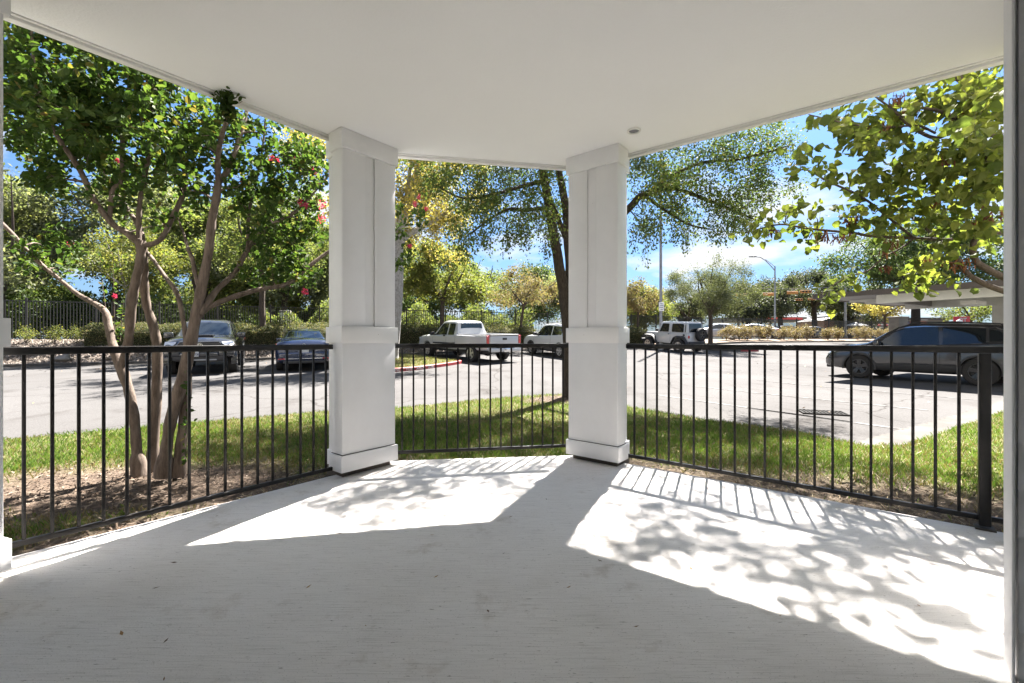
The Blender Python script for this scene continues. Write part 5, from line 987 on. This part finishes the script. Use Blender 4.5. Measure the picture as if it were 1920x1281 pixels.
boxpart('tailgate', M_white_car, c4, (-2.945, 0, .90), (.05, 1.52, .52), .015); boxpart('tailgate_cap', M_plast, c4, (-2.93, 0, 1.172), (.12, 1.56, .055), .02); boxpart('tailgate_handle', M_plast, c4, (-2.975, 0, 1.02), (.02, .24, .09), .01)
for s in (-1, 1):
    boxpart('taillight', M_lampR, c4, (-2.925, s*.865, .99), (.07, .13, .36), .02); S.patch('side_moulding', M_plast, c4, -.65, 1.25, 3.9, 4.35, s, .014, 6, 1); S.patch('side_moulding', M_plast, c4, -2.85, -2.25, 3.7, 4.2, s, .014, 4, 1)
    MB().tube([(-.62, s*.8, 1.185), (-2.86, s*.88, 1.185)], .022, 6).build('bed_rail', M_white_car, c4)
bp_ = MB(); bp_.box((-3.02, 0, .56), (.20, 1.66, .16)); bp_.build('rear_bumper', M_white_car, c4, bevel=.03); boxpart('bumper_step', M_plast, c4, (-3.03, 0, .655), (.16, .9, .02), .005); plateM(c4, -3.125, 0, .555, back=True, m=M_chrome)
boxpart('tow_hitch', M_plast, c4, (-3.0, 0, .40), (.25, .07, .07), .01); MB().tube([(-1.8, -.7, .36), (-1.8, .7, .36)], .05, 8).build('axle', M_plast, c4); MB().lathe([(.001, -.14), (.11, -.12), (.14, 0), (.11, .12), (.001, .14)], 16, 'y', (-1.82, 0, .36)).build('differential', M_plast, c4, True)
MB().tube([(-2.9, -.45, .38), (-2.2, -.45, .40), (-1.2, -.4, .42)], .035, 8).build('exhaust_pipe', M_rimS, c4)
MB().box((0.3, 0, .44), (5.2, 1.3, .14)).build('underbody', M_plast, c4)
vs = [(-.605, y, z) for y, z in ((-.64, 1.22), (.64, 1.22), (.575, 1.66), (-.575, 1.66))]; vs = [(-.614+(.035 if z > 1.5 else 0), y, z) for x, y, z in vs]; MB().add(vs, [(0, 1, 2, 3)]).build('rear_window', M_glass, c4); boxpart('brake_light', M_lampR, c4, (-.545, 0, 1.735), (.04, .3, .03), .008)
mirror_pair(c4, 1.22, .92, 1.17, M_plast); boxpart('grille', M_plast, c4, (2.69, 0, .85), (.05, 1.2, .2), .02); boxpart('front_bumper', M_chrome, c4, (2.74, 0, .58), (.2, 1.8, .18), .04)
for s in (-1, 1): boxpart('headlight', M_lampW, c4, (2.69, s*.72, .86), (.06, .3, .2), .02)
hd = Vector((-math.sin(R(41)), math.cos(R(41)))); rt = Vector((hd.y, -hd.x)); cc = Vector((-1.71, 18.95))+hd*1.8+rt*.84; place(c4, cc.x, cc.y, 41, 3.6)
c5 = empty('pickup_truck', (0, 0, 0), 0, 'charcoal pickup parked facing the porch behind the multi-trunk tree', 'pickup truck')
p = dict(wb=3.24, r=.40, y=.82, rim=M_rimB, bed=(-2.78, -1.32, .70, .62), ws=(1.30, .62), win=[((.02, .02), (1.16, .54)), ((-.98, -.9), (-.08, -.08))], seams=(-.03, 1.2, -1.02), handles=(.15, -.82), spokes=6,
         st=[(-2.86, .58, 1.17, 1.19, .90, .86), (-2.82, .54, 1.19, 1.21, .93, .88), (-1.26, .50, 1.19, 1.21, .945, .88), (-1.22, .48, 1.17, 1.24, .945, .86), (-1.17, .48, 1.16, 1.62, .945, .68), (-1.05, .48, 1.155, 1.73, .945, .665), (-.6, .48, 1.15, 1.78, .945, .66), (.2, .48, 1.14, 1.79, .945, .66), (.5, .48, 1.135, 1.74, .945, .66),
             (1.34, .48, 1.12, 1.24, .94, .80), (1.9, .50, 1.10, 1.21, .94, .80), (2.25, .52, 1.06, 1.15, .925, .76), (2.42, .54, .99, 1.06, .90, .70), (2.50, .58, .88, .92, .86, .66)])
S = pickup(c5, M_dark_car, p); arches(c5, 3.24, .40, .80, .975, M_dark_car, 1.27, 1.10)
g = MB(); g.add([(2.515, y, z) for y, z in ((-.50, 1.045), (.50, 1.045), (.60, .92), (.52, .76), (-.52, .76), (-.60, .92))]+[(2.46, y, z) for y, z in ((-.50, 1.045), (.50, 1.045), (.60, .92), (.52, .76), (-.52, .76), (-.60, .92))], [(0, 1, 2, 3, 4, 5)]+[(i, 6+i, 6+(i+1) % 6, (i+1) % 6) for i in range(6)]); g.build('grille', M_plast, c5)
ring = [(-.50, 1.045), (.50, 1.045), (.60, .92), (.52, .76), (-.52, .76), (-.60, .92), (-.50, 1.045)]; MB().tube([(2.52, y, z) for y, z in ring], .018, 6).build('grille_frame', mat('smoked_chrome', (.25, .25, .26), .2, 1.0), c5)
b = MB()
for i in range(4): b.box((2.52, 0, .80+i*.06), (.012, 1.02, .014))
b.build('grille_bar', mat('grille_grey', (.09, .09, .095), .4, .5), c5)
mb = MB(); mb.lathe([(.075, 0), (.092, 0), (.092, .012), (.075, .012), (.075, 0)], 28, 'x', (2.53, 0, .93)); mb.tube([(2.535, -.06, .955), (2.535, 0, .985), (2.535, .06, .955)], .008, 5); mb.tube([(2.535, -.035, .93), (2.535, 0, .87), (2.535, .035, .93), (2.535, .03, .96), (2.535, -.03, .96), (2.535, -.035, .93)], .008, 5); mb.build('emblem', M_chrome, c5)
for s in (-1, 1):
    b = MB(); P6 = [(2.50, s*.58, 1.05), (2.38, s*.88, 1.05), (2.34, s*.915, .98), (2.40, s*.90, .93), (2.52, s*.66, .94), (2.53, s*.60, .99)]; b.add(P6+[(x-.08, y, z) for x, y, z in P6], [(0, 1, 2, 3, 4, 5)]+[(i, 6+i, 6+(i+1) % 6, (i+1) % 6) for i in range(6)]); b.build('headlight', M_lampW, c5)
    boxpart('fog_lamp', M_lampW, c5, (2.56, s*.68, .70), (.03, .10, .09), .02); boxpart('bumper_corner', M_dark_car, c5, (2.50, s*.70, .70), (.16, .42, .22), .04)
boxpart('front_bumper', M_dark_car, c5, (2.53, 0, .645), (.14, 1.0, .14), .04); boxpart('lower_intake', M_plast, c5, (2.50, 0, .54), (.12, 1.35, .16), .03); boxpart('skid_plate', M_silver_car, c5, (2.52, 0, .48), (.10, .9, .05), .015)
boxpart('hood_scoop', M_dark_car, c5, (1.75, 0, 1.245), (.45, .62, .05), .02); plateM(c5, 2.612, -.16, .665, 'LLZ-5730')
boxpart('bumper_step', M_plast, c5, (-2.93, 0, .6), (.18, 1.7, .18), .03)
for s in (-1, 1): boxpart('taillight', M_lampR, c5, (-2.83, s*.86, 1.0), (.06, .12, .34), .02)
MB().box((0, 0, .50), (4.6, 1.3, .14)).build('underbody', M_plast, c5); mirror_pair(c5, 1.02, .92, 1.24, M_dark_car, 1.15)
boxpart('wiper', M_plast, c5, (1.20, .3, 1.30), (.03, .6, .02), .004)
fl = Vector((-9.85, 13.95)); place(c5, fl.x-math.sin(R(28))*2.3, fl.y+math.cos(R(28))*2.3, 28+180, 3.24)
# ---- white two-door off-road vehicle
c6 = empty('off_road_vehicle', (0, 0, 0), 0, 'white boxy two-door off-road vehicle with black fender flares and a spare wheel on its back', 'car')
M_jw = M_white_car
def frust(name, m, root, x0, x1, y, z0, X0, X1, Y, z1, bev=.03):
    vs = [(x0, -y, z0), (x1, -y, z0), (x1, y, z0), (x0, y, z0), (X0, -Y, z1), (X1, -Y, z1), (X1, Y, z1), (X0, Y, z1)]
    return MB().add(vs, [(3, 2, 1, 0), (4, 5, 6, 7), (0, 1, 5, 4), (1, 2, 6, 5), (2, 3, 7, 6), (3, 0, 4, 7)]).build(name, m, root, bevel=bev, seg=3)
tub = [(-1.70, .52), (-1.72, 1.14), (.56, 1.14), (.62, 1.12), (.66, .52), (-.62, .50), (-.68, .72), (-.80, .92), (-1.55, .92), (-1.62, .60)]
MB().extr(tub, -.70, .70).build('body', M_jw, c6, bevel=.02)
frust('bonnet', M_jw, c6, .62, 1.62, .60, .80, .60, 1.56, .56, 1.15, .04)
MB().box((1.13, 0, .74), (1.0, .9, .36)).build('engine_bay', M_plast, c6); frust('grille', M_jw, c6, 1.56, 1.66, .54, .66, 1.56, 1.62, .52, 1.12, .02)
b = MB()
for i in range(7): b.box((1.655, -.27+i*.09, .90), (.02, .035, .26))
b.build('grille_slot', M_plast, c6)
for s in (-1, 1): MB().lathe([(.001, .02), (.085, .015), (.095, 0), (.095, -.03)], 20, 'x', (1.655, s*.40, .93)).build('headlight', M_lampW, c6, True)
frust('hard_top', M_jw, c6, -1.70, .60, .69, 1.145, -1.63, .26, .60, 1.80, .05)
for s in (-1, 1):
    def sw(name, pts, off=.006):   # window quads lying on the slanted top side
        f = lambda x, z: (x, s*(.69+(.60-.69)*(z-1.145)/(1.80-1.145)+off), z); P6 = [f(*q_) for q_ in pts]; MB().add(P6, [tuple(range(len(P6)))]).build(name, M_glass, c6)
    sw('side_window', [(-.32, 1.19), (.40, 1.19), (.38, 1.25), (.20, 1.66), (.14, 1.69), (-.28, 1.69), (-.32, 1.64)]); sw('side_window', [(-1.42, 1.24), (-1.36, 1.19), (-.60, 1.19), (-.54, 1.24), (-.54, 1.64), (-.60, 1.69), (-1.33, 1.69), (-1.39, 1.64)])
    sw('side_window', [(-1.56, 1.20), (-1.50, 1.20), (-1.49, 1.68), (-1.54, 1.68)])
    for x0_, x1_, z0_, z1_ in ((-.455, -.443, .60, 1.14), (.50, .512, .62, 1.14)): MB().box(((x0_+x1_)/2, s*.7015, (z0_+z1_)/2), (x1_-x0_, .004, z1_-z0_)).build('door_seam', M_seam, c6)
    boxpart('door_handle', M_plast, c6, (-.34, s*.715, 1.06), (.12, .03, .05), .01); MB().lathe([(.001, .012), (.07, .012), (.075, 0)], 18, 'y', (-1.45, s*.70, 1.03)).build('fuel_cap', M_plast, c6)
    for xc in (-1.185, 1.185):
        pth = [(-.60, .42), (-.50, .72), (-.33, .93), (-.15, .985), (.22, .985), (.40, .90), (.56, .62), (.60, .46)] if xc < 0 else [(-.72, .46), (-.56, .70), (-.36, .95), (-.15, 1.0), (.30, 1.0), (.46, .93), (.56, .80)]
        n = len(pth); vs = []
        for (dx_, z_) in pth:
            for yy, dz_ in ((.50 if xc > 0 else .66, 0), (.86, -.03), (.86, -.10), (.50 if xc > 0 else .66, -.05)): vs.append((xc+dx_, s*yy, z_+dz_))
        MB().add(vs, [(4*i+k, 4*i+(k+1) % 4, 4*i+4+(k+1) % 4, 4*i+4+k) for i in range(n-1) for k in range(4)]+[(0, 1, 2, 3), (4*n-1, 4*n-2, 4*n-3, 4*n-4)]).build('fender_flare', M_plast, c6, smooth=True, sharp=40)
    boxpart('taillight', M_lampR, c6, (-1.735, s*.60, .93), (.05, .12, .16), .01)
    boxpart('side_mirror', M_plast, c6, (.50, s*.80, 1.27), (.06, .16, .17), .02)
w_ = [(.607, -.58, 1.20), (.607, .58, 1.20), (.335, .52, 1.70), (.335, -.52, 1.70)]; MB().add(w_, [(0, 1, 2, 3)]).build('windshield', M_glass, c6)
w_ = [(-1.702, -.56, 1.20), (-1.702, .56, 1.20), (-1.655, .52, 1.70), (-1.655, -.52, 1.70)]; MB().add(w_, [(0, 1, 2, 3)]).build('rear_window', M_glass, c6)
MB().box((-1.68+.0, 0, 1.45), (.05, 1.2, .1)) ; plateM(c6, -1.74, .52, .76, back=True); boxpart('rear_bumper', M_plast, c6, (-1.80, 0, .58), (.14, 1.3, .14), .02); boxpart('front_bumper', M_plast, c6, (1.82, 0, .62), (.16, 1.5, .16), .03)
MB().box((0, 0, .46), (3.0, 1.0, .12)).build('underbody', M_plast, c6)
wheels4(c6, 2.37, .395, .76, rim=M_rimS, w=.27, spokes=5, rr=.55)
sp = wheel(c6, 0, 1, .385, 0, w=.25, rim=M_rimB, rr=.52); sp.name = 'spare_wheel'; sp.rotation_euler = (0, 0, R(90)); sp.location = (-1.90, -.22, 1.06)
hd = Vector((-math.sin(R(29)), math.cos(R(29)))); rt = Vector((hd.y, -hd.x)); cc = Vector((9.85, 26.0))+hd*1.185+rt*.76; place(c6, cc.x, cc.y, 29, 2.37)
# ---- cars on the street beyond the right fence
fc = [(17.6, 37.9, 85, M_white_car, 'white sedan beyond the fence, first right of the wispy tree'), (21.6, 40.0, 70, M_silver_car, 'silver car beyond the fence with its nose left, beside the wispy tree'), (25.6, 45, 60, M_white_car, 'white car beyond the fence, middle of the row'),
      (27.6, 44.2, 262, M_navy_car, 'dark blue car beyond the fence just left of the curved street lamp'), (32.2, 47.0, 250, M_silver_car, 'pale silver sedan beyond the fence just right of the curved street lamp')]
for x, y, h_, m_, lb in fc:
    r_ = empty('parked_car', (0, 0, 0), 0, lb, 'car', 'cars on the street beyond the fence'); sedan(r_, m_, M_rimS, True); place(r_, x, y, h_)
# ============================================================ FENCE, CARPORT, POLES, BUILDINGS
def fence(name, pts, hF, lab, zf=0.0, hh=1.95, step=.115, mm=M_fence, sec=2.44, cat='fence', pk=.026):
    root = empty(name, (pts[0][0], pts[0][1], 0), 0, lab, cat); a = Vector(pts[0]); b = Vector(pts[1]); Ln = (b-a).length; t = (b-a)/Ln; ang = math.atan2(t.y, t.x); n = int(Ln/sec)
    for i in range(n+1):
        p = a+t*sec*i; z = H(*p)+zf; o = MB().box((p.x-a.x, p.y-a.y, z+hh/2+.03), (.075, .075, hh+.12), ang).build('post', mm, root)
        m = MB(); m.box((p.x-a.x, p.y-a.y, z+hh+.10), (.085, .085, .03), ang)
        if i == n: break
        q = a+t*sec*(i+1); z2 = H(*q)+zf; zm = (z+z2)/2; c = (p+q)/2-a; m = MB(); tl = Matrix.Rotation(ang, 3, 'Z') @ Matrix.Rotation(-math.atan2(z2-z, sec), 3, 'Y')
        for hz in (.16, hh-.05): m.box((c.x, c.y, zm+hz), (sec-.064, .035, .035), M=tl)
        k = int(sec/step)
        for j in range(1, k): w = p.lerp(q, j/k)-a; m.box((w.x, w.y, z+(z2-z)*j/k+.06+hh/2-.02), (pk, pk, hh-.10), ang)
        m.build('fence_panel', mm, root)
    return root
fp = lambda s, q: xyq(q, s)
fence('metal_fence', [xyq(-34, .0), xyq(55, .0)], 2, 'long black metal picket fence closing the far side of the parking lot')
# carport ---------------------------------------------------
M_cpt = paint('carport_grey', (0.66, 0.66, 0.64), .15, .6); M_cpd = paint('carport_dark_edge', (0.07, 0.055, 0.045), .2, .5); M_cpu = paint('carport_deck', (0.20, 0.19, 0.18), .25, .6)
cp = empty('carport', (9.7, 14.1, -.1), 0, 'flat roofed grey carport with dark roof edge over the dark crossover', 'carport'); A = Vector((.52, -.854)); B = Vector((.854, .52)); zr = 2.55
ang = math.atan2(A.y, A.x)
def cbox(name, m, a0, a1, b0, b1, z0, z1):
    P6 = [A*a+B*b_ for a, b_ in ((a0, b0), (a1, b0), (a1, b1), (a0, b1))]; return MB().prism([(v.x, v.y) for v in P6], z0, z1).build(name, m, cp)
cbox('roof_deck', M_cpu, 0, 11, 0, 6.2, zr-.02, zr+.05)
for i, (a0, a1, b0, b1) in enumerate(((-.05, 11.05, -.05, .0), (-.05, 11.05, 6.2, 6.25), (-.05, 0, .001, 6.199), (11, 11.05, .001, 6.199))): cbox('roof_edge', M_cpd, a0, a1, b0, b1, zr-.05, zr+.10)
cbox('main_beam', M_cpt, 1.4, 10.9, .55, .70, zr-.27, zr-.021); cbox('main_beam', M_cpt, .9, 10.9, 4.4, 4.55, zr-.27, zr-.021)
for a in (1.5, 4.6, 7.7, 10.6): cbox('cross_beam', M_cpu, a, a+.12, .701, 4.399, zr-.22, zr-.022)
for a in (3.0, 8.8):
    cbox('post', M_cpt, a, a+.28, 4.56, 4.84, .0, zr-.022)
for b_ in (1.9, 3.1): cbox('purlin', M_cpt, .2, 10.9, b_, b_+.06, zr-.10, zr-.0215)
for a, b_ in ((2.9, 2.4), (6.2, 2.4), (3.0, 5.2)): cbox('strip_light', M_trim, a, a+.32, b_-.5, b_+.5, zr-.36, zr-.24)
# the apartment block the porch belongs to
M_stucco = paint('house_paint', (.5, .47, .42), .12, .85)
ab = empty('apartment_building', (0, 0, 0), 0, 'painted apartment block above and beside the porch', 'building')
MB().prism([(-4.6, -.3), (-2.58, 2.26), (-1.28, 3.93), (.65, 4.3), (1.07, 3.98), (2.92, 2.6), (3.9, 1.8), (9, -3.2), (22, -10), (22, -20), (-22, -20), (-22, -8), (-9, -4)], 3.13, 9.0).build('upper_storeys', M_stucco, ab)
MB().prism([(-4.5, -1.95), (-9, -4.05), (-22, -8.05), (-22, -19.9), (22, -19.9), (22, -10.05), (9, -3.25), (3.25, 1.9), (3.25, -1.95)], -.3, 3.12).build('ground_storey', M_stucco, ab)
# poles -----------------------------------------------------
M_galv = paint('galvanised_steel', (0.24, 0.245, 0.26), .15, .45)
def pole(px, ybase, d, htop, r, lab, arm=None, name='light_pole', sign=None):
    X = (px-960)/826*d; z = max(H(X, d), -.2); root = empty(name, (X, d, z), 0, lab, 'pole')
    MB().tube([(0, 0, -.1), (0, 0, htop-z)], [r, r*.6], 12).build('shaft', M_galv, root, True); MB().lathe([(.001, .45), (r*1.5, .45), (r*1.6, 0)], 16, 'z').build('base_cover', M_galv, root)
    if arm:
        pts = [(0, 0, htop-z-.5)]+[(arm*t_, 0, htop-z-.5+1.55*math.sin(min(1, t_*1.15)*math.pi/2)) for t_ in (.2, .45, .7, 1.0)]; MB().tube(pts, .05, 8).build('arm', M_galv, root, True)
        MB().tube([(0, 0, htop-z-.05), (arm*.45, 0, htop-z+.75)], .03, 6).build('brace', M_galv, root)
        o = boxpart('lamp_head', M_galv, root, (arm*1.06, 0, htop-z+1.05), (.75, .3, .14), .04)
    if sign:
        o = boxpart('sign_panel', M_trim, root, (0, -r-.03, sign[0]-z), (sign[1], .02, sign[2]), .004)
        for k, zz_ in enumerate((.16, .05, -.06, -.17)): boxpart('sign_marking', M_ink, o, (-.02+.03*(k % 2), -r-.043, sign[0]-z+zz_*sign[2]/.5), (sign[1]*(.5+.12*(k % 3)), .004, .035), 0)
    return root
pole(1239, 680, 27.5, 13, .10, 'tall galvanised light pole with a small white notice, right of the right white column', sign=(3.15, .32, .55))
pole(1453, 620, 48, 9.1, .11, 'curved-arm street lamp standing beyond the fence', arm=-2.3, name='street_lamp')
pole(1585, 610, 55, 8.0, .17, 'thick plain steel signal pole in front of the brick building', name='signal_pole')
# span of signals over the road
M_sig = mat('signal_yellow', (0.42, 0.19, 0.05), .5); M_lens = mat('signal_lens', (0.02, 0.018, 0.018), .4)
def signal(px, py, d, face, lab):
    k_ = {0: .52, 1: .52, 2: .38}[face]
    X, Y, Z = W3(px, py, d); root = empty('traffic_signal', (X, Y, Z), 0, lab, 'traffic light', 'signals hanging over the road')
    boxpart('housing', M_sig, root, (0, 0, 0), (2.0*.62*1.9, .35, .62), .06); root.scale = (k_,)*3
    if face:
        for k in (-1, 0, 1): MB().lathe([(.001, -.20), (.20, -.20), (.21, -.28), (.17, -.19)], 16, 'y', (k*.72, 0, 0)).build('lens', M_lens, root)
    else: boxpart('visor', M_sig, root, (.3, -.22, .12), (1.2, .2, .2), .05)
    MB().tube([(0, 0, .3), (0, 0, .75)], .03, 6).build('hanger', M_galv, root)
for px, py, d, f, s_ in ((1390, 553, 50, 0, 'leftmost, above the wispy tree'), (1441, 552, 50, 0, 'just left of the street lamp'), (1486, 549, 50, 0, 'just right of the street lamp'), (1511, 547, 50, 1, 'with three dark lenses, rightmost of the upper row'), (1468, 562, 53, 2, 'small, lower row left'), (1498, 562, 53, 2, 'small, lower row middle'), (1522, 561, 53, 2, 'small, lower row right')):
    signal(px, py, d, f, 'orange traffic signal over the road, '+s_)
sw_ = empty('signal_wire', (0, 50, 0), 0, 'thin span wire carrying the orange traffic signals', 'wire'); a = W3(1340, 540, 50); b = W3(1605, 537, 50); MB().tube([(a[0], 0, a[2]), ((a[0]+b[0])/2, 0, a[2]-.1), (b[0], 0, b[2])], .018, 5).build('wire', M_galv, sw_)
# buildings -------------------------------------------------
M_brick = mat('brick', (.25, .12, .09), .85); v = coords(M_brick, (1, 1, 1)); t, n, l, p_ = nodes(M_brick); bk = n.new('ShaderNodeTexBrick'); bk.inputs['Scale'].default_value = 4; bk.inputs['Color1'].default_value = (.30, .13, .09, 1); bk.inputs['Color2'].default_value = (.22, .10, .075, 1); bk.inputs['Mortar'].default_value = (.35, .28, .24, 1); bk.inputs['Mortar Size'].default_value = .012
rot = n.new('ShaderNodeMapping'); rot.inputs['Rotation'].default_value = (R(90), 0, 0); l(v, rot.inputs[0]); l(rot.outputs[0], bk.inputs['Vector']); l(bk.outputs[0], p_.inputs['Base Color'])
M_roof = paint('dark_roof', (.06, .055, .055), .2, .7); M_wd = mat('shop_window', (.03, .04, .05), .1, 0, .8); M_cream = paint('cream_wall', (.17, .155, .135), .15)
def bpart(root, name, m, x0, x1, y0, y1, z0, z1): return MB().box(((x0+x1)/2, (y0+y1)/2, (z0+z1)/2), (x1-x0, y1-y0, z1-z0)).build(name, m, root)
X, Y, _ = W3(1545, 620, 74); b1 = empty('brick_building', (X, Y, 1.0), R(-4), 'low brick building with dark flat parapet behind the signal pole', 'building')
bpart(b1, 'wall', M_brick, 0, 8.2, 0, 8, 0, 3.3); bpart(b1, 'roof', M_roof, 2.4, 8.3, -.1, 8, 3.301, 4.2); MB().extr([(-.4, 3.302), (2.39, 3.302), (2.39, 3.9), (1.6, 3.9)], -.15, 8).build('roof', M_roof, b1)
for x in (1.9, 2.9): 
    f = bpart(b1, 'window', M_trim, x, x+.85, -.06, -.002, .5, 2.7); bpart(f, 'pane', M_wd, x+.08, x+.77, -.075, -.061, .58, 2.62)
bpart(b1, 'door', M_cream, 5.6, 6.6, -.06, -.002, 0, 2.4)
X, Y, _ = W3(1628, 620, 66); b2 = empty('shop_building', (X, Y, 1.0), R(-6), 'low shop with a striped awning and dark windows behind the fence', 'building')
bpart(b2, 'wall', M_cream, 0, 11, 0, 7, 0, 3.0); bpart(b2, 'roof', M_roof, -.3, 11.3, -.3, 7, 3.001, 3.35)
f = bpart(b2, 'shop_front', M_wd, .2, 10.8, -.05, -.002, .1, 2.1); f2 = bpart(b2, 'door', M_trim, 1.5, 2.3, -.09, -.051, .05, 2.0); bpart(f2, 'pane', M_wd, 1.62, 2.18, -.1, -.091, .15, 1.9)
m = MB(); 
for i in range(22):
    m.mi = i % 2; x = .1+i*.49; m.add([(x, -.06, 2.75), (x+.49, -.06, 2.75), (x+.49, -1.0, 2.30), (x, -1.0, 2.30), (x+.49, -1.0, 2.12), (x, -1.0, 2.12)], [(0, 1, 2, 3), (3, 2, 4, 5)])
m.build('awning', [M_cream, mat('awning_red', (.35, .08, .07), .8)], b2)
X, Y, _ = W3(1605, 612, 60); um = empty('patio_umbrella', (X, Y, 1.0), 0, 'open white patio umbrella in front of the brick building', 'umbrella'); MB().lathe([(.01, 2.5), (.7, 2.28), (1.35, 2.02), (1.35, 1.96), (.01, 2.38)], 8, 'z').build('canopy', M_trim, um); MB().tube([(0, 0, 0), (0, 0, 2.4)], .03, 8).build('pole', M_galv, um)
# fuel canopy across the road, far
X, Y, _ = W3(1380, 600, 92); b3 = empty('station_canopy', (X, Y, 1.0), R(6), 'long pale roof with a red stripe seen far behind the live oaks', 'building'); bpart(b3, 'roof', M_cream, 0, 16, 0, 9, 3.9, 4.9); bpart(b3, 'stripe', mat('red_stripe', (.5, .05, .05), .5), 4, 15, -.03, -.001, 4.3, 4.8)
for x in (1, 8, 15): bpart(b3, 'column', M_cream, x-.2, x+.2, .5, .9, 0, 3.9)
# stone gate pillars and stucco wall under the carport
M_stone_p = paint('pillar_stone', (.20, .18, .155), .3, .9, .5, 12)
for px, w_, d, lb in ((1684, .95, 40.5, 'tan stone pillar ending the black fence, with a pale cap'), (1722, .9, 47, 'reddish stone pillar half hidden above the crossover windshield')):
    X = (px-960)/826*d; r_ = empty('stone_pillar', (X, d, 1.0), R(10), lb, 'pillar'); boxpart('shaft', M_stone_p if px < 1700 else M_brick, r_, (0, 0, 1.0), (w_, w_, 2.2), .02); boxpart('cap', M_cream, r_, (0, 0, 2.15), (w_+.16, w_+.16, .12), .02)
fence('white_fence', [(38.5, 38.0), (46.0, 41.0)], 2, 'white topped rail fence seen under the carport roof at far right', hh=1.9, mm=M_galv, cat='fence')
X, Y, _ = W3(1803, 598, 46); sg = empty('red_sign', (X, Y, 1.0), 0, 'red sign with white letters over the crossover roof', 'sign'); boxpart('sign_panel', mat('sign_red', (.45, .02, .03), .4), sg, (0, 0, 2.2), (1.7, .1, .62), .02); boxpart('post', M_galv, sg, (0, .05, 1.0), (.15, .1, 1.9), 0)
text_obj('sign_lettering', 'OT', .62, M_letter, sg, Matrix(((1, 0, 0, .05), (0, 0, -1, -.055), (0, 1, 0, 2.12), (0, 0, 0, 1))), .004, .02)
X, Y, _ = W3(1799, 604, 40); wb_ = empty('white_sign_disc', (X, Y, 1.0), 0, 'small round white sign with a black emblem just over the crossover roof rail', 'sign'); MB().lathe([(.001, -.03), (.36, -.03), (.37, 0), (.36, .03), (.001, .03)], 24, 'y', (0, 0, 1.55)).build('disc', M_trim, wb_); m = MB(); m.lathe([(.13, -.045), (.22, -.045), (.22, -.031), (.13, -.031)], 16, 'y', (.02, 0, 1.5)); m.box((-.08, -.04, 1.72), (.16, .015, .07)); m.build('emblem', M_ink, wb_); boxpart('post', M_galv, wb_, (0, 0, .6), (.06, .06, 1.2), 0)
# pale utility cabinet beyond the fence on the left
X, Y, _ = W3(535, 606, 27); ub = empty('utility_cabinet', (X, Y, H(X, Y)), R(20), 'pale grey utility cabinet behind the fence above the navy car', 'cabinet'); boxpart('cabinet', M_cream, ub, (0, 0, .95), (.62, .5, 1.9), .02); boxpart('door', M_trim, ub, (0, -.26, 1.0), (.52, .02, 1.5), .005)
# wheel stop boulders on the berm
for i, (px, d) in enumerate(((120, 17.9), (1372, 35.6))):
    X = (px-960)/826*d; bm_ = bmesh.new(); bmesh.ops.create_icosphere(bm_, subdivisions=3, radius=.28)
    for v_ in bm_.verts: v_.co *= 1+.18*math.sin(v_.co.x*13+v_.co.y*9)+.12*math.sin(v_.co.z*21+2); v_.co.z *= .6
    for f in bm_.faces: f.smooth = True
    me = bpy.data.meshes.new('boulder'); bm_.to_mesh(me); bm_.free(); o = link('boulder', me, M_stone_p); o.location = (X, d, H(X, d)+.2); tag(o, ['round tan boulder at the kerb near the left edge', 'pale boulder in the mulch bed beside the wispy tree'][i], 'rock')
